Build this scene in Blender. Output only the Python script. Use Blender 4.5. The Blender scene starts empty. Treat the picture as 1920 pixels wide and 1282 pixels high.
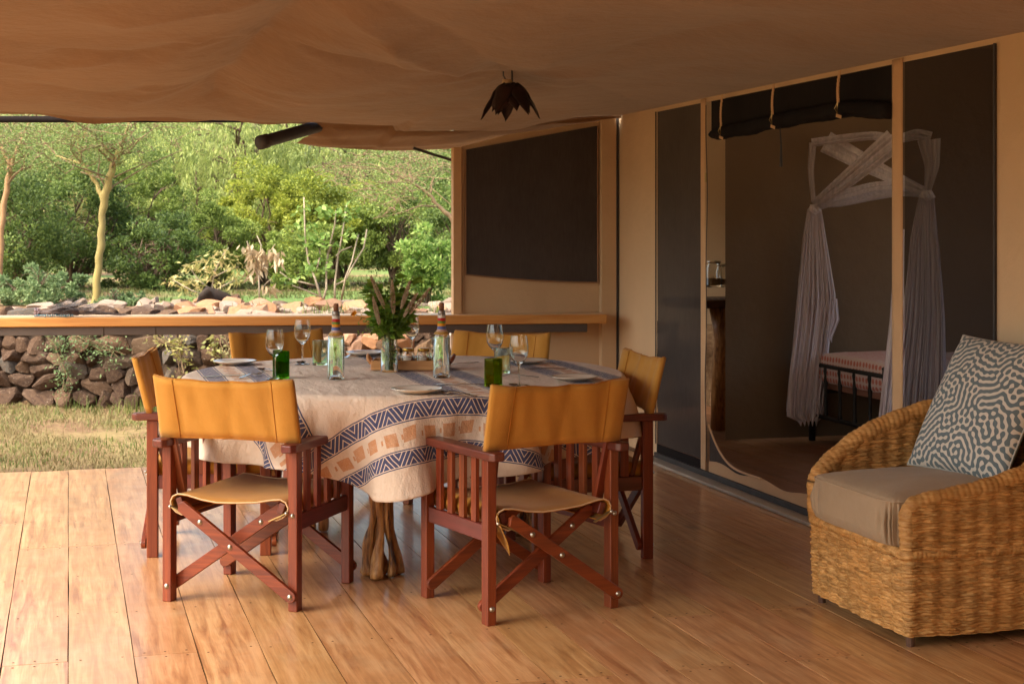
import bpy, math, random
import numpy as np
from mathutils import Vector, Matrix, noise as mnoise

C = bpy.context.scene
COL = C.collection
rnd = random.Random(7)
nrg = np.random.default_rng(11)
R = math.radians

# ------------------------------------------------------------ camera, light
F = 2900.0; HOR = 432.0; HC = 1.37
TH = math.atan2(832.0, 2900.0); CT, ST = math.cos(TH), math.sin(TH)   # deck axes against the view
cam = bpy.data.objects.new('camera', bpy.data.cameras.new('camera')); COL.objects.link(cam)
cam.location = (0, 0, HC); cam.rotation_euler = (R(90), 0, -TH)
cam.data.sensor_width = 36; cam.data.lens = 36*F/1920
cam.data.shift_y = -(641-HOR)/1920
cam.data.clip_end = 900; cam.data.clip_start = 0.05
cam.data.dof.use_dof = True; cam.data.dof.focus_distance = 5.9; cam.data.dof.aperture_fstop = 11
C.camera = cam

SUN_EL, SUN_AZ = 52, -112          # degrees; azimuth from +Y, clockwise: the light comes from the left, a little behind
w = bpy.data.worlds.new('World'); C.world = w; w.use_nodes = True
nt = w.node_tree; nt.nodes.clear()
wo = nt.nodes.new('ShaderNodeOutputWorld'); bg = nt.nodes.new('ShaderNodeBackground'); sky = nt.nodes.new('ShaderNodeTexSky')
sky.sky_type = 'NISHITA'; sky.sun_disc = False; sky.sun_elevation = R(SUN_EL); sky.sun_rotation = R(SUN_AZ)
sky.dust_density = 6; sky.ozone_density = 0.6; sky.air_density = 1.0
bg.inputs[1].default_value = 0.15
nt.links.new(sky.outputs[0], bg.inputs[0]); nt.links.new(bg.outputs[0], wo.inputs[0])
sd = bpy.data.lights.new('sun', 'SUN'); sd.energy = 1.45; sd.angle = R(55); sd.color = (1.0, .95, .88)
so = bpy.data.objects.new('sun', sd); COL.objects.link(so)
sv = Vector((math.sin(R(SUN_AZ))*math.cos(R(SUN_EL)), math.cos(R(SUN_AZ))*math.cos(R(SUN_EL)), math.sin(R(SUN_EL))))
so.rotation_euler = sv.to_track_quat('Z', 'Y').to_euler(); so.location = (-6, 0, 8)
vs = C.view_settings
vs.view_transform = 'Standard'; vs.look = 'None'; vs.gamma = 1; vs.exposure = 1.75; vs.use_curve_mapping = False
vs.use_white_balance = True; vs.white_balance_temperature = 6650; vs.white_balance_tint = 2
C.cycles.use_denoising = True
C.cycles.max_bounces = 24; C.cycles.transmission_bounces = 24; C.cycles.glossy_bounces = 6; C.cycles.transparent_max_bounces = 24; C.cycles.diffuse_bounces = 5
C.cycles.caustics_reflective = False; C.cycles.sample_clamp_indirect = 6

# ------------------------------------------------------------ pixel -> place
def cw(cx, d, z=0.0):                      # camera frame (right, depth) -> world
    return Vector((CT*cx + ST*d, -ST*cx + CT*d, z))
def P(px, py, d):                          # photo pixel at a depth
    return cw((px-960)/F*d, d, HC - (py-HOR)/F*d)
def G(px, py, z=0.0):                      # photo pixel on a level plane
    d = (HC-z)*F/(py-HOR); return P(px, py, d)
def PX(px, py, X):                         # photo pixel on the plane x = X
    d = X/(CT*(px-960)/F + ST); return P(px, py, d)
def PY(px, py, Y):
    d = Y/(-ST*(px-960)/F + CT); return P(px, py, d)

# ------------------------------------------------------------ things
def tag(o, label=None, cat=None, group=None, kind=None):
    if label: o['label'] = label
    if cat: o['category'] = cat
    if group: o['group'] = group
    if kind: o['kind'] = kind
    return o
def thing(name, label, cat, loc=(0, 0, 0), rz=0, group=None, kind=None):
    o = bpy.data.objects.new(name, None); COL.objects.link(o)
    o.location = loc; o.rotation_euler = (0, 0, rz); o.empty_display_size = .1
    return tag(o, label, cat, group, kind)
def mk(name, verts, faces, mat=None, parent=None, smooth=False, loc=None):
    me = bpy.data.meshes.new(name); me.from_pydata([tuple(v) for v in verts], [], faces); me.update()
    if smooth: me.polygons.foreach_set('use_smooth', [True]*len(me.polygons))
    return link(name, me, mat, parent, loc)
def link(name, me, mat=None, parent=None, loc=None):
    o = bpy.data.objects.new(name, me); COL.objects.link(o)
    if mat and not me.materials: me.materials.append(mat)
    if parent: o.parent = parent
    if loc is not None: o.location = loc
    return o
def copy_tree(o, parent=None):
    c = o.copy(); COL.objects.link(c)
    if parent: c.parent = parent
    for ch in list(o.children): copy_tree(ch, c)
    return c
def npmesh(name, V, Q, mat=None, parent=None, smooth=False, k=4, attr=None):
    """fast mesh from numpy arrays: V (n,3), Q (m,k)"""
    me = bpy.data.meshes.new(name); V = np.asarray(V, np.float32); Q = np.asarray(Q, np.int32)
    me.vertices.add(len(V)); me.vertices.foreach_set('co', V.ravel())
    me.loops.add(Q.size); me.loops.foreach_set('vertex_index', Q.ravel())
    me.polygons.add(len(Q)); me.polygons.foreach_set('loop_start', np.arange(0, Q.size, k, dtype=np.int32))
    try: me.polygons.foreach_set('loop_total', np.full(len(Q), k, np.int32))
    except Exception: pass
    if smooth: me.polygons.foreach_set('use_smooth', np.ones(len(Q), bool))
    if attr:
        for nm, dat in attr.items():
            a = me.attributes.new(nm, 'FLOAT', 'POINT'); a.data.foreach_set('value', np.asarray(dat, np.float32).ravel())
    me.update(calc_edges=True); me.validate()
    return link(name, me, mat, parent)
def gridmesh(name, A, mat=None, parent=None, smooth=True, wrap=False, attr=None):
    """A (nu,nv,3)"""
    nu, nv = A.shape[:2]; idx = np.arange(nu*nv).reshape(nu, nv)
    if wrap: idx = np.concatenate([idx, idx[:1]], 0)
    Q = np.stack([idx[:-1, :-1], idx[1:, :-1], idx[1:, 1:], idx[:-1, 1:]], -1).reshape(-1, 4)
    return npmesh(name, A.reshape(-1, 3), Q, mat, parent, smooth, attr=attr)

class MB:
    def __init__(s): s.v = []; s.f = []
    def add(s, v, f):
        n = len(s.v); s.v += [Vector(x) for x in v]; s.f += [[i+n for i in q] for q in f]; return s
    def box(s, c, size, rz=0, M=None):
        x, y, z = [k/2 for k in size]; c = Vector(c)
        v = [Vector(p) for p in [(-x,-y,-z),(x,-y,-z),(x,y,-z),(-x,y,-z),(-x,-y,z),(x,-y,z),(x,y,z),(-x,y,z)]]
        m = M if M else Matrix.Rotation(rz, 3, 'Z')
        return s.add([m @ p + c for p in v], [[0,3,2,1],[4,5,6,7],[0,1,5,4],[1,2,6,5],[2,3,7,6],[3,0,4,7]])
    def bar(s, a, b, wx, wy, up=(0, 0, 1)):
        a, b = Vector(a), Vector(b); d = (b-a).normalized(); u = Vector(up)
        if abs(d.dot(u)) > .99: u = Vector((0, 1, 0))
        x = d.cross(u).normalized(); y = x.cross(d)
        v = []
        for p in (a, b):
            for i, j in ((-1,-1),(1,-1),(1,1),(-1,1)): v.append(p + x*i*wx/2 + y*j*wy/2)
        return s.add(v, [[3,2,1,0],[4,5,6,7],[0,1,5,4],[1,2,6,5],[2,3,7,6],[3,0,4,7]])
    def tube(s, pts, rad, n=8, cap=True, squash=1.0):
        pts = [Vector(p) for p in pts]; m = len(pts)
        if not hasattr(rad, '__len__'): rad = [rad]*m
        v = []; px = None
        for i, p in enumerate(pts):
            d = (pts[min(i+1, m-1)]-pts[max(i-1, 0)])
            d = d.normalized() if d.length > 1e-9 else Vector((0, 0, 1))
            if px is None:
                px = d.cross(Vector((0, 0, 1)));
                if px.length < .05: px = d.cross(Vector((0, 1, 0)))
            px = (px - d*px.dot(d)).normalized(); py = d.cross(px)
            for k in range(n):
                a = 2*math.pi*k/n; v.append(p + (px*math.cos(a) + py*math.sin(a)*squash)*rad[i])
        f = [[i*n+k, i*n+(k+1) % n, (i+1)*n+(k+1) % n, (i+1)*n+k] for i in range(m-1) for k in range(n)]
        if cap: f += [list(range(n))[::-1], list(range((m-1)*n, m*n))]
        return s.add(v, f)
    def lathe(s, prof, n=24, c=(0, 0, 0), closed=False):
        c = Vector(c); v = []
        for r, z in prof:
            for k in range(n): a = 2*math.pi*k/n; v.append(c + Vector((r*math.cos(a), r*math.sin(a), z)))
        m = len(prof); rng = range(m if closed else m-1)
        f = [[i*n+k, i*n+(k+1) % n, ((i+1) % m)*n+(k+1) % n, ((i+1) % m)*n+k] for i in rng for k in range(n)]
        return s.add(v, f)
    def prism(s, poly, M, t):
        """poly in 2-D extruded by t along local z, placed by 4x4 M"""
        n = len(poly)
        v = [M @ Vector((x, y, 0)) for x, y in poly] + [M @ Vector((x, y, t)) for x, y in poly]
        return s.add(v, [list(range(n))[::-1], list(range(n, 2*n))] + [[i, (i+1) % n, (i+1) % n+n, i+n] for i in range(n)])
    def build(s, name, mat=None, parent=None, smooth=False, bevel=0, solid=0, sub=0, angle=None, segs=2):
        o = mk(name, s.v, s.f, mat, parent, smooth)
        if smooth and mat and 'glass' in mat.name: o.data.set_sharp_from_angle(angle=R(38))
        if solid:
            m = o.modifiers.new('thick', 'SOLIDIFY'); m.thickness = solid; m.offset = 0
        if bevel:
            m = o.modifiers.new('bevel', 'BEVEL'); m.width = bevel; m.segments = segs; m.limit_method = 'ANGLE'
            o.data.polygons.foreach_set('use_smooth', [True]*len(o.data.polygons))
            m.harden_normals = True
        if sub:
            m = o.modifiers.new('sub', 'SUBSURF'); m.levels = sub; m.render_levels = sub
        return o

# ------------------------------------------------------------ materials
MATS = {}
def nodes(name):
    m = bpy.data.materials.new(name); m.use_nodes = True; t = m.node_tree; t.nodes.clear()
    out = t.nodes.new('ShaderNodeOutputMaterial'); return m, t, out
def N(t, typ, **kw):
    n = t.nodes.new(typ)
    for k, v in kw.items():
        if k.startswith('i_'): n.inputs[int(k[2:])].default_value = v
        else: setattr(n, k, v)
    return n
def L(t, a, b): t.links.new(a, b)
def ramp(t, fac, stops, interp='LINEAR'):
    r = N(t, 'ShaderNodeValToRGB'); r.color_ramp.interpolation = interp
    e = r.color_ramp.elements
    while len(e) < len(stops): e.new(.5)
    for q, (p, c) in zip(e, stops): q.position = p; q.color = (*c, 1) if len(c) == 3 else c
    L(t, fac, r.inputs[0]); return r.outputs[0]
def noise_(t, vec, scale, detail=4, rough=.55, dist=0):
    n = N(t, 'ShaderNodeTexNoise'); n.inputs['Scale'].default_value = scale; n.inputs['Detail'].default_value = detail
    n.inputs['Roughness'].default_value = rough; n.inputs['Distortion'].default_value = dist
    if vec is not None: L(t, vec, n.inputs['Vector'])
    return n.outputs['Fac']
def mth(t, op, a, b=None, c=None, clamp=False):
    n = N(t, 'ShaderNodeMath', operation=op); n.use_clamp = clamp
    for i, x in enumerate((a, b, c)):
        if x is None: continue
        if isinstance(x, (int, float)): n.inputs[i].default_value = x
        else: L(t, x, n.inputs[i])
    return n.outputs[0]
def mixc(t, fac, a, b, mode='MIX'):
    n = N(t, 'ShaderNodeMix', data_type='RGBA', blend_type=mode)
    for i, x in ((0, fac), (6, a), (7, b)):
        if isinstance(x, (int, float)): n.inputs[i].default_value = x
        elif isinstance(x, tuple): n.inputs[i].default_value = (*x, 1) if len(x) == 3 else x
        else: L(t, x, n.inputs[i])
    return n.outputs[2]
def scalev(t, vec, s):
    n = N(t, 'ShaderNodeMapping'); n.inputs['Scale'].default_value = s; L(t, vec, n.inputs[0]); return n.outputs[0]
def bsdf(t, out, col, rough=.6, bump=None, bstr=.3, bdist=.01, metal=0, spec=.5, coat=0, trans=0, sheen=0):
    p = N(t, 'ShaderNodeBsdfPrincipled')
    if isinstance(col, tuple): p.inputs['Base Color'].default_value = (*col, 1)
    else: L(t, col, p.inputs['Base Color'])
    if isinstance(rough, (int, float)): p.inputs['Roughness'].default_value = rough
    else: L(t, rough, p.inputs['Roughness'])
    p.inputs['Metallic'].default_value = metal; p.inputs['Specular IOR Level'].default_value = spec
    p.inputs['Coat Weight'].default_value = coat; p.inputs['Coat Roughness'].default_value = .15
    p.inputs['Transmission Weight'].default_value = trans; p.inputs['Sheen Weight'].default_value = sheen
    if bump is not None:
        b = N(t, 'ShaderNodeBump'); b.inputs['Strength'].default_value = bstr; b.inputs['Distance'].default_value = bdist
        L(t, bump, b.inputs['Height']); L(t, b.outputs[0], p.inputs['Normal'])
    L(t, p.outputs[0], out.inputs[0]); return p
def pm(name, c1, c2, rough=.7, scale=6, detail=5, bump=.3, bscale=40, bdist=.004, stretch=(1, 1, 1), metal=0, spec=.4, objrand=.0, coat=0, geo=False):
    """general two-tone noisy material"""
    m, t, out = nodes(name)
    tc = N(t, 'ShaderNodeTexCoord')
    v = tc.outputs['Object']
    if geo: v = N(t, 'ShaderNodeNewGeometry').outputs['Position']
    if objrand:
        oi = N(t, 'ShaderNodeObjectInfo'); ad = N(t, 'ShaderNodeVectorMath', operation='ADD'); L(t, v, ad.inputs[0])
        cm = N(t, 'ShaderNodeCombineXYZ')
        for i in range(3): L(t, mth(t, 'MULTIPLY', oi.outputs['Random'], 37.0+13*i), cm.inputs[i])
        L(t, cm.outputs[0], ad.inputs[1]); v = ad.outputs[0]
    v = scalev(t, v, stretch)
    f = ramp(t, noise_(t, v, scale, detail), [(.3, (0, 0, 0)), (.7, (1, 1, 1))])
    col = mixc(t, f, c1, c2)
    if objrand:
        hs = N(t, 'ShaderNodeHueSaturation'); L(t, col, hs.inputs['Color'])
        L(t, mth(t, 'MULTIPLY_ADD', oi.outputs['Random'], objrand, 1-objrand/2), hs.inputs['Value'])
        L(t, mth(t, 'MULTIPLY_ADD', mth(t, 'FRACT', mth(t, 'MULTIPLY', oi.outputs['Random'], 17.3)), .03, .485), hs.inputs['Hue'])
        col = hs.outputs[0]
    b = noise_(t, v, bscale, 5, .6)
    bsdf(t, out, col, rough, b, bump, bdist, metal, spec, coat)
    MATS[name] = m; return m
def fabric(name, c1, c2, period=.0016, rough=.85, translucent=0.0, wr=.15, wscale=5, sheen=.1, bs=.35):
    """woven canvas: two crossed thread waves for relief, soft colour variation"""
    m, t, out = nodes(name)
    v = N(t, 'ShaderNodeTexCoord').outputs['Object']; oi = N(t, 'ShaderNodeObjectInfo')
    cm = N(t, 'ShaderNodeCombineXYZ'); [L(t, mth(t, 'MULTIPLY', oi.outputs['Random'], 23.0+11*i), cm.inputs[i]) for i in range(3)]
    ad = N(t, 'ShaderNodeVectorMath', operation='ADD'); L(t, v, ad.inputs[0]); L(t, cm.outputs[0], ad.inputs[1]); v = ad.outputs[0]
    col = mixc(t, ramp(t, noise_(t, v, wscale, 6, .6), [(.3, (0, 0, 0)), (.72, (1, 1, 1))]), c1, c2)
    fade = ramp(t, noise_(t, v, wscale*.7, 5, .7, .5), [(.42, (0, 0, 0)), (.75, (1, 1, 1))]); col = mixc(t, mth(t, 'MULTIPLY', fade, .22), col, tuple(min(1, k*1.25+.03) for k in c1))
    th = noise_(t, scalev(t, v, (1, 1, .12)), 420, 2); th2 = noise_(t, scalev(t, v, (.12, .12, 1)), 420, 2)
    h = mth(t, 'ADD', th, th2)
    col = mixc(t, mth(t, 'MULTIPLY', mth(t, 'SUBTRACT', h, .75), .5, clamp=True), col, c1, 'MIX')
    wv = noise_(t, v, 9, 5, .6)
    hh = mth(t, 'ADD', mth(t, 'MULTIPLY', h, .12), mth(t, 'MULTIPLY', wv, wr*6))
    p = bsdf(t, out, col, rough, hh, bs, .01, spec=.2, sheen=sheen)
    if translucent:
        tr = N(t, 'ShaderNodeBsdfTranslucent'); L(t, col, tr.inputs[0]); mx = N(t, 'ShaderNodeMixShader'); mx.inputs[0].default_value = translucent
        L(t, p.outputs[0], mx.inputs[1]); L(t, tr.outputs[0], mx.inputs[2]); L(t, mx.outputs[0], out.inputs[0])
    MATS[name] = m; return m
WH = {}
def wood(name, c1, c2, c3, axis='Z', scale=1.0, rough=.4, coat=0, gloss_bump=.1, knots=False, objrand=.15, spec=.5):
    m, t, out = nodes(name)
    v = N(t, 'ShaderNodeTexCoord').outputs['Object']
    oi = N(t, 'ShaderNodeObjectInfo')
    cm = N(t, 'ShaderNodeCombineXYZ')
    for i in range(3): L(t, mth(t, 'MULTIPLY', oi.outputs['Random'], 31.0+17*i), cm.inputs[i])
    ad = N(t, 'ShaderNodeVectorMath', operation='ADD'); L(t, v, ad.inputs[0]); L(t, cm.outputs[0], ad.inputs[1]); v = ad.outputs[0]
    s = {'X': (.06, 1, 1), 'Y': (1, .06, 1), 'Z': (1, 1, .06)}[axis]
    vv = scalev(t, v, tuple(k*scale for k in s))
    g = noise_(t, vv, 38, 6, .65, .6)
    big = noise_(t, scalev(t, v, tuple(k**.5*scale for k in s)), 3.2, 4, .6, .8)
    col = ramp(t, g, [(.32, c3), (.47, c2), (.62, c1)])
    col = mixc(t, ramp(t, big, [(.4, (0, 0, 0)), (.62, (1, 1, 1))]), col, mixc(t, .55, col, c2))
    if knots:
        vo = N(t, 'ShaderNodeTexVoronoi'); vo.inputs['Scale'].default_value = 2.7; L(t, scalev(t, v, (1, .55, 1)), vo.inputs['Vector'])
        k = ramp(t, vo.outputs['Distance'], [(.02, (1, 1, 1)), (.05, (.6, .6, .6)), (.12, (0, 0, 0))])
        st = ramp(t, noise_(t, scalev(t, v, (1, .35, 1)), 2.6, 5, .7, 1.5), [(.56, (0, 0, 0)), (.74, (1, 1, 1))])
        col = mixc(t, mth(t, 'MULTIPLY', k, .8), col, (.12, .045, .015))
        col = mixc(t, mth(t, 'MULTIPLY', st, .6), col, tuple(x*.62 for x in c2))
        fg = noise_(t, scalev(t, v, (1, .02, 1)), 170, 3, .6); col = mixc(t, mth(t, 'MULTIPLY', ramp(t, fg, [(.52, (0, 0, 0)), (.66, (1, 1, 1))]), .28), col, tuple(x*.5 for x in c2))
        du = ramp(t, noise_(t, v, 5, 6, .75), [(.5, (0, 0, 0)), (.72, (1, 1, 1))]); col = mixc(t, mth(t, 'MULTIPLY', du, .25), col, (.58, .44, .27))
    hs = N(t, 'ShaderNodeHueSaturation'); L(t, col, hs.inputs['Color'])
    L(t, mth(t, 'MULTIPLY_ADD', oi.outputs['Random'], objrand, 1-objrand/2), hs.inputs['Value'])
    L(t, mth(t, 'MULTIPLY_ADD', mth(t, 'FRACT', mth(t, 'MULTIPLY', oi.outputs['Random'], 23.7)), .012, .494), hs.inputs['Hue'])
    rr = mth(t, 'MULTIPLY_ADD', noise_(t, v, 7, 5, .6), .25, rough-.12)
    h = mth(t, 'ADD', g, mth(t, 'MULTIPLY', noise_(t, v, 2.5, 2), 1.2))
    bsdf(t, out, hs.outputs[0], rr, h, gloss_bump, .004, spec=spec, coat=coat)
    MATS[name] = m; return m
def leafmat(name, stops, trans=.35, rough=.55):
    m, t, out = nodes(name)
    g = N(t, 'ShaderNodeNewGeometry')
    big = noise_(t, g.outputs['Position'], 1.1, 3)
    f = mth(t, 'ADD', mth(t, 'MULTIPLY', g.outputs['Random Per Island'], .7), mth(t, 'MULTIPLY', mth(t, 'SUBTRACT', big, .35), 1.0), clamp=True)
    col = ramp(t, f, stops)
    p = bsdf(t, out, col, rough, spec=.35)
    tr = N(t, 'ShaderNodeBsdfTranslucent'); L(t, col, tr.inputs[0]); mx = N(t, 'ShaderNodeMixShader'); mx.inputs[0].default_value = trans
    L(t, p.outputs[0], mx.inputs[1]); L(t, tr.outputs[0], mx.inputs[2]); L(t, mx.outputs[0], out.inputs[0])
    MATS[name] = m; return m
def mesh_screen(name, col, alpha):
    m, t, out = nodes(name)
    v = N(t, 'ShaderNodeTexCoord').outputs['Object']
    f = noise_(t, scalev(t, v, (1, 1, .10)), 110, 4, .7); f2 = noise_(t, v, 2.2, 5, .65)
    c = mixc(t, mth(t, 'MULTIPLY', mth(t, 'ADD', f, f2), .5), tuple(k*.35 for k in col), tuple(k*1.8 for k in col))
    p = bsdf(t, out, c, .9, f, .1, .002, spec=.08)
    tr = N(t, 'ShaderNodeBsdfTransparent'); mx = N(t, 'ShaderNodeMixShader'); mx.inputs[0].default_value = alpha
    L(t, tr.outputs[0], mx.inputs[1]); L(t, p.outputs[0], mx.inputs[2]); L(t, mx.outputs[0], out.inputs[0])
    MATS[name] = m; return m
def glassmat(name, col=(1, 1, 1), rough=0.0, ior=1.45, tint=None):
    m, t, out = nodes(name)
    g = N(t, 'ShaderNodeBsdfGlass'); g.inputs['Color'].default_value = (*col, 1); g.inputs['Roughness'].default_value = rough; g.inputs['IOR'].default_value = ior
    L(t, g.outputs[0], out.inputs[0]); MATS[name] = m; return m

M = {}
M['pine'] = wood('varnished_pine', (.64, .355, .165), (.48, .23, .092), (.27, .10, .034), 'Y', rough=.34, coat=.45, gloss_bump=.10, knots=True, objrand=.15)
M['rail'] = wood('rail_pine', (.60, .29, .09), (.52, .22, .06), (.42, .16, .04), 'X', rough=.45, coat=.1)
M['rail_top'] = wood('rail_pine_top', (.62, .42, .27), (.55, .35, .2), (.45, .27, .15), 'X', rough=.35, coat=.2)
M['mahog'] = wood('mahogany', (.26, .052, .013), (.165, .029, .008), (.085, .013, .004), 'Z', rough=.42, coat=.12, gloss_bump=.08, objrand=.2)
M['mahogY'] = wood('mahogany_arm', (.17, .03, .02), (.11, .02, .012), (.07, .012, .008), 'Y', rough=.38, coat=.2, gloss_bump=.06, objrand=.15)
M['mahogX'] = wood('mahogany_bar', (.25, .048, .012), (.16, .027, .007), (.085, .013, .004), 'X', rough=.42, coat=.12, gloss_bump=.08, objrand=.2)
M['gold'] = fabric('mustard_canvas', (.50, .24, .045), (.41, .185, .030), wscale=5, wr=.2)
M['seat'] = fabric('mustard_seat_canvas', (.46, .195, .024), (.38, .155, .018), wscale=5, wr=.2)
M['hem'] = fabric('canvas_hem', (.40, .16, .02), (.34, .13, .015))
M['steel'] = pm('brushed_bolt', (.55, .5, .42), (.4, .35, .28), .35, metal=1, bump=.05)
M['brass'] = pm('brass_bar', (.55, .4, .18), (.4, .28, .12), .45, metal=.8, bump=.1)
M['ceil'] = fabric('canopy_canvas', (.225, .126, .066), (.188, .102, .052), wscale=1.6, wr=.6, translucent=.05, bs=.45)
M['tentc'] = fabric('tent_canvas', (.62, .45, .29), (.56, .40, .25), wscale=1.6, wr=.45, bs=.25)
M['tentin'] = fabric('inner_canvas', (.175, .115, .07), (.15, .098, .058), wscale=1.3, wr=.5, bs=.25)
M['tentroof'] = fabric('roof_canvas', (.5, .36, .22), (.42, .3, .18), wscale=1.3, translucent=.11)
M['strip'] = fabric('canvas_strip', (.62, .40, .23), (.54, .34, .19), wscale=3, wr=.3)
M['dark'] = mesh_screen('window_screen', (.070, .060, .060), .97)
M['scr1'] = mesh_screen('door_screen_left', (.062, .053, .050), .93)
M['scr2'] = mesh_screen('door_screen_right', (.022, .017, .018), .66)
M['roll'] = mesh_screen('rolled_screen', (.016, .014, .015), .985)
M['plume'] = pm('pipe_black', (.035, .032, .034), (.055, .05, .05), .65, scale=12, bump=.1)
M['beam'] = pm('steel_beam', (.075, .055, .048), (.095, .07, .058), .55, scale=8, bump=.06, geo=True)
M['threshold'] = pm('grey_threshold', (.42, .36, .30), (.32, .27, .22), .5, bump=.1)
M['net'] = None
# ============================================================ DECK
XW = 3.38; YE = 9.2; XL = -1.62
deck = MB().box(((XL+XW)/2, (YE-9)/2+.02, -.057), (XW-XL-.02, YE+9-.1, .1)).build('deck', pm('deck_frame', (.05, .03, .02), (.03, .02, .012), .9))
tag(deck, 'varnished pine deck under the canopy', kind='structure')
bw = .2028; r2 = random.Random(3); nails = MB()
joists = [y for y in np.arange(-1.7, 9.2, .62)]
k = 0
for i in range(-8, 17):
    x0 = i*bw; x1 = x0+bw
    if x0 >= XW-.05: break
    x1 = min(x1, XW-.012)
    cuts = [-9.0, -5.1, -1.7] + sorted({joists[r2.randrange(3, 6)]-.0, joists[r2.randrange(8, 12)], joists[r2.randrange(13, 17)]}) + [YE + r2.uniform(-.012, .012)]
    for a, b in zip(cuts[:-1], cuts[1:]):
        if b-a < .5: continue
        g = .0018; z = r2.uniform(-.0004, .0004)
        # slightly wandering edge so that the joints are not ruler-straight
        n = max(2, int((b-a)/.35)); ys = np.linspace(a+.0015, b-.0015, n+1)
        ed0 = [x0+g+r2.uniform(-.0014, .0014) for _ in ys]; ed1 = [x1-g+r2.uniform(-.0014, .0014) for _ in ys]
        v = []; f = []
        for q, y in enumerate(ys):
            v += [(ed0[q], y, z), (ed1[q], y, z), (ed1[q], y, -.03), (ed0[q], y, -.03)]
            if q: s = 4*(q-1); f += [[s, s+1, s+5, s+4], [s+1, s+2, s+6, s+5], [s+3, s, s+4, s+7]]
        f += [[3, 2, 1, 0], [4*n, 4*n+1, 4*n+2, 4*n+3]]
        cy = (a+b)/2; cx = (x0+x1)/2
        o = mk('plank', [(p[0]-cx, p[1]-cy, p[2]) for p in v], f, M['pine'], deck, loc=(cx, cy, 0))
        for jy in joists:
            if a+.05 < jy < b-.05 and jy > 3:
                for nx in (x0+.035, x1-.035):
                    if r2.random() < .93:
                        nails.lathe([(.0045, .0006+z), (.0001, .0008+z)], 7, (nx+r2.uniform(-.006, .006), jy+r2.uniform(-.02, .02), .0004))
        for e in (a, b):
            if 3 < e < 9.1:
                for nx in (x0+.035, x0+.1, x1-.035): nails.lathe([(.0045, .0008+z), (.0001, .001+z)], 7, (nx, e+(.03 if e == a else -.03), .0004))
tag(nails.build('nail_heads', pm('nail_dark', (.09, .04, .018), (.05, .02, .01), .6), deck), kind='stuff')

# ============================================================ RAIL
ra = P(-420, 0, 9.10); rb = P(1138, 0, 9.60); rz1 = .850
rdir = (Vector((rb.x, rb.y, 0))-Vector((ra.x, ra.y, 0))); rl = rdir.length; rang = math.atan2(rdir.y, rdir.x)
rail = thing('counter_rail', 'long pine counter rail on a dark steel beam along the open edge of the deck', 'rail', (ra.x, ra.y, 0), rang)
MB().box((rl/2, .125, rz1-.030), (rl, .25, .056)).build('counter_board', M['rail'], rail, bevel=.006)
MB().box((rl/2, .125, rz1-.0005), (rl-.014, .236, .003)).build('counter_top', M['rail_top'], rail)
MB().box((rl/2-.06, .05, rz1-.085), (rl-.12, .06, .052)).build('steel_beam', M['beam'], rail, bevel=.003)
for px in (185, 283):
    q = P(px, 0, 9.15)-ra; xx = Vector((q.x, q.y)).dot(Vector((math.cos(rang), math.sin(rang))))
    MB().box((xx, .0175, rz1-.085), (.004, .006, .05)).build('beam_joint', pm('joint', (.1, .075, .06), (.08, .06, .05), .5), rail)
for xx in (.3,): MB().box((xx, .09, (rz1-.111)/2), (.06, .02, rz1-.113)).build('post', M['beam'], rail)

# ============================================================ CANOPY (sagging canvas ceiling)
def seg_dist(X, Y, pts):
    d = np.full(X.shape, 1e9)
    for (a, b) in zip(pts[:-1], pts[1:]):
        ax, ay, bx, by = a.x, a.y, b.x, b.y; vx, vy = bx-ax, by-ay
        t = np.clip(((X-ax)*vx+(Y-ay)*vy)/(vx*vx+vy*vy), 0, 1)
        d = np.minimum(d, np.hypot(X-ax-t*vx, Y-ay-t*vy))
    return d
def snoise(X, Y, s, seed=0):
    f = np.vectorize(lambda a, b: mnoise.noise(Vector((a*s+seed*7.1, b*s-seed*3.3, seed*1.7))))
    return f(X, Y)
def smooth01(t): t = np.clip(t, 0, 1); return t*t*(3-2*t)
CP = [G(px, py, z) for px, py, z in [(0, 221, 2.0), (230, 214, 2.005), (405, 216, 2.01), (470, 230, 1.99), (620, 234, 1.985), (800, 238, 1.975), (960, 240, 1.985),
     (0, 60, 2.20), (200, 110, 2.15), (120, 180, 2.06), (300, 170, 2.08), (405, 173, 2.10), (510, 90, 2.21), (600, 0, 2.30), (300, 20, 2.24), (560, 180, 2.05), (700, 150, 2.10), (700, 60, 2.20), (957, 131, 2.10),
     (850, 190, 2.06), (1000, 200, 2.07), (850, 30, 2.22), (1100, 60, 2.20), (1200, 120, 2.14), (1050, 10, 2.25), (1400, 30, 2.20), (1500, 90, 2.14), (1700, 20, 2.16)]]
CP += [Vector((XW, y, 2.10 if y < 9 else 2.09)) for y in (-9, -2, 0, 2, 4, 5, 6, 7, 8, 9.3)]
CP += [Vector((x, y, 2.34)) for x in (-1.5, 0, 1.2, 2.2) for y in (-9, -4, -2, 0, 2, 4)] + [Vector((-1.6, y, 2.22)) for y in (6, 8)] + [Vector((-1.3, 9.25, 2.02)), Vector((2.6, 9.28, 2.04))]
cx_ = np.array([p.x for p in CP]); cy_ = np.array([p.y for p in CP]); cz_ = np.array([p.z for p in CP])
def phi(r): return np.sqrt(r*r+.02)
Am = phi(np.hypot(cx_[:, None]-cx_[None], cy_[:, None]-cy_[None])); nP = len(CP)
Bm = np.zeros((nP+1, nP+1)); Bm[:nP, :nP] = Am - np.eye(nP)*.03; Bm[:nP, nP] = 1; Bm[nP, :nP] = 1
wts = np.linalg.solve(Bm, np.append(cz_, 0))
def ceil_base(X, Y):
    z = np.full(X.shape, wts[nP])
    for i in range(nP): z = z + wts[i]*phi(np.hypot(X-cx_[i], Y-cy_[i]))
    return z
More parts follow.
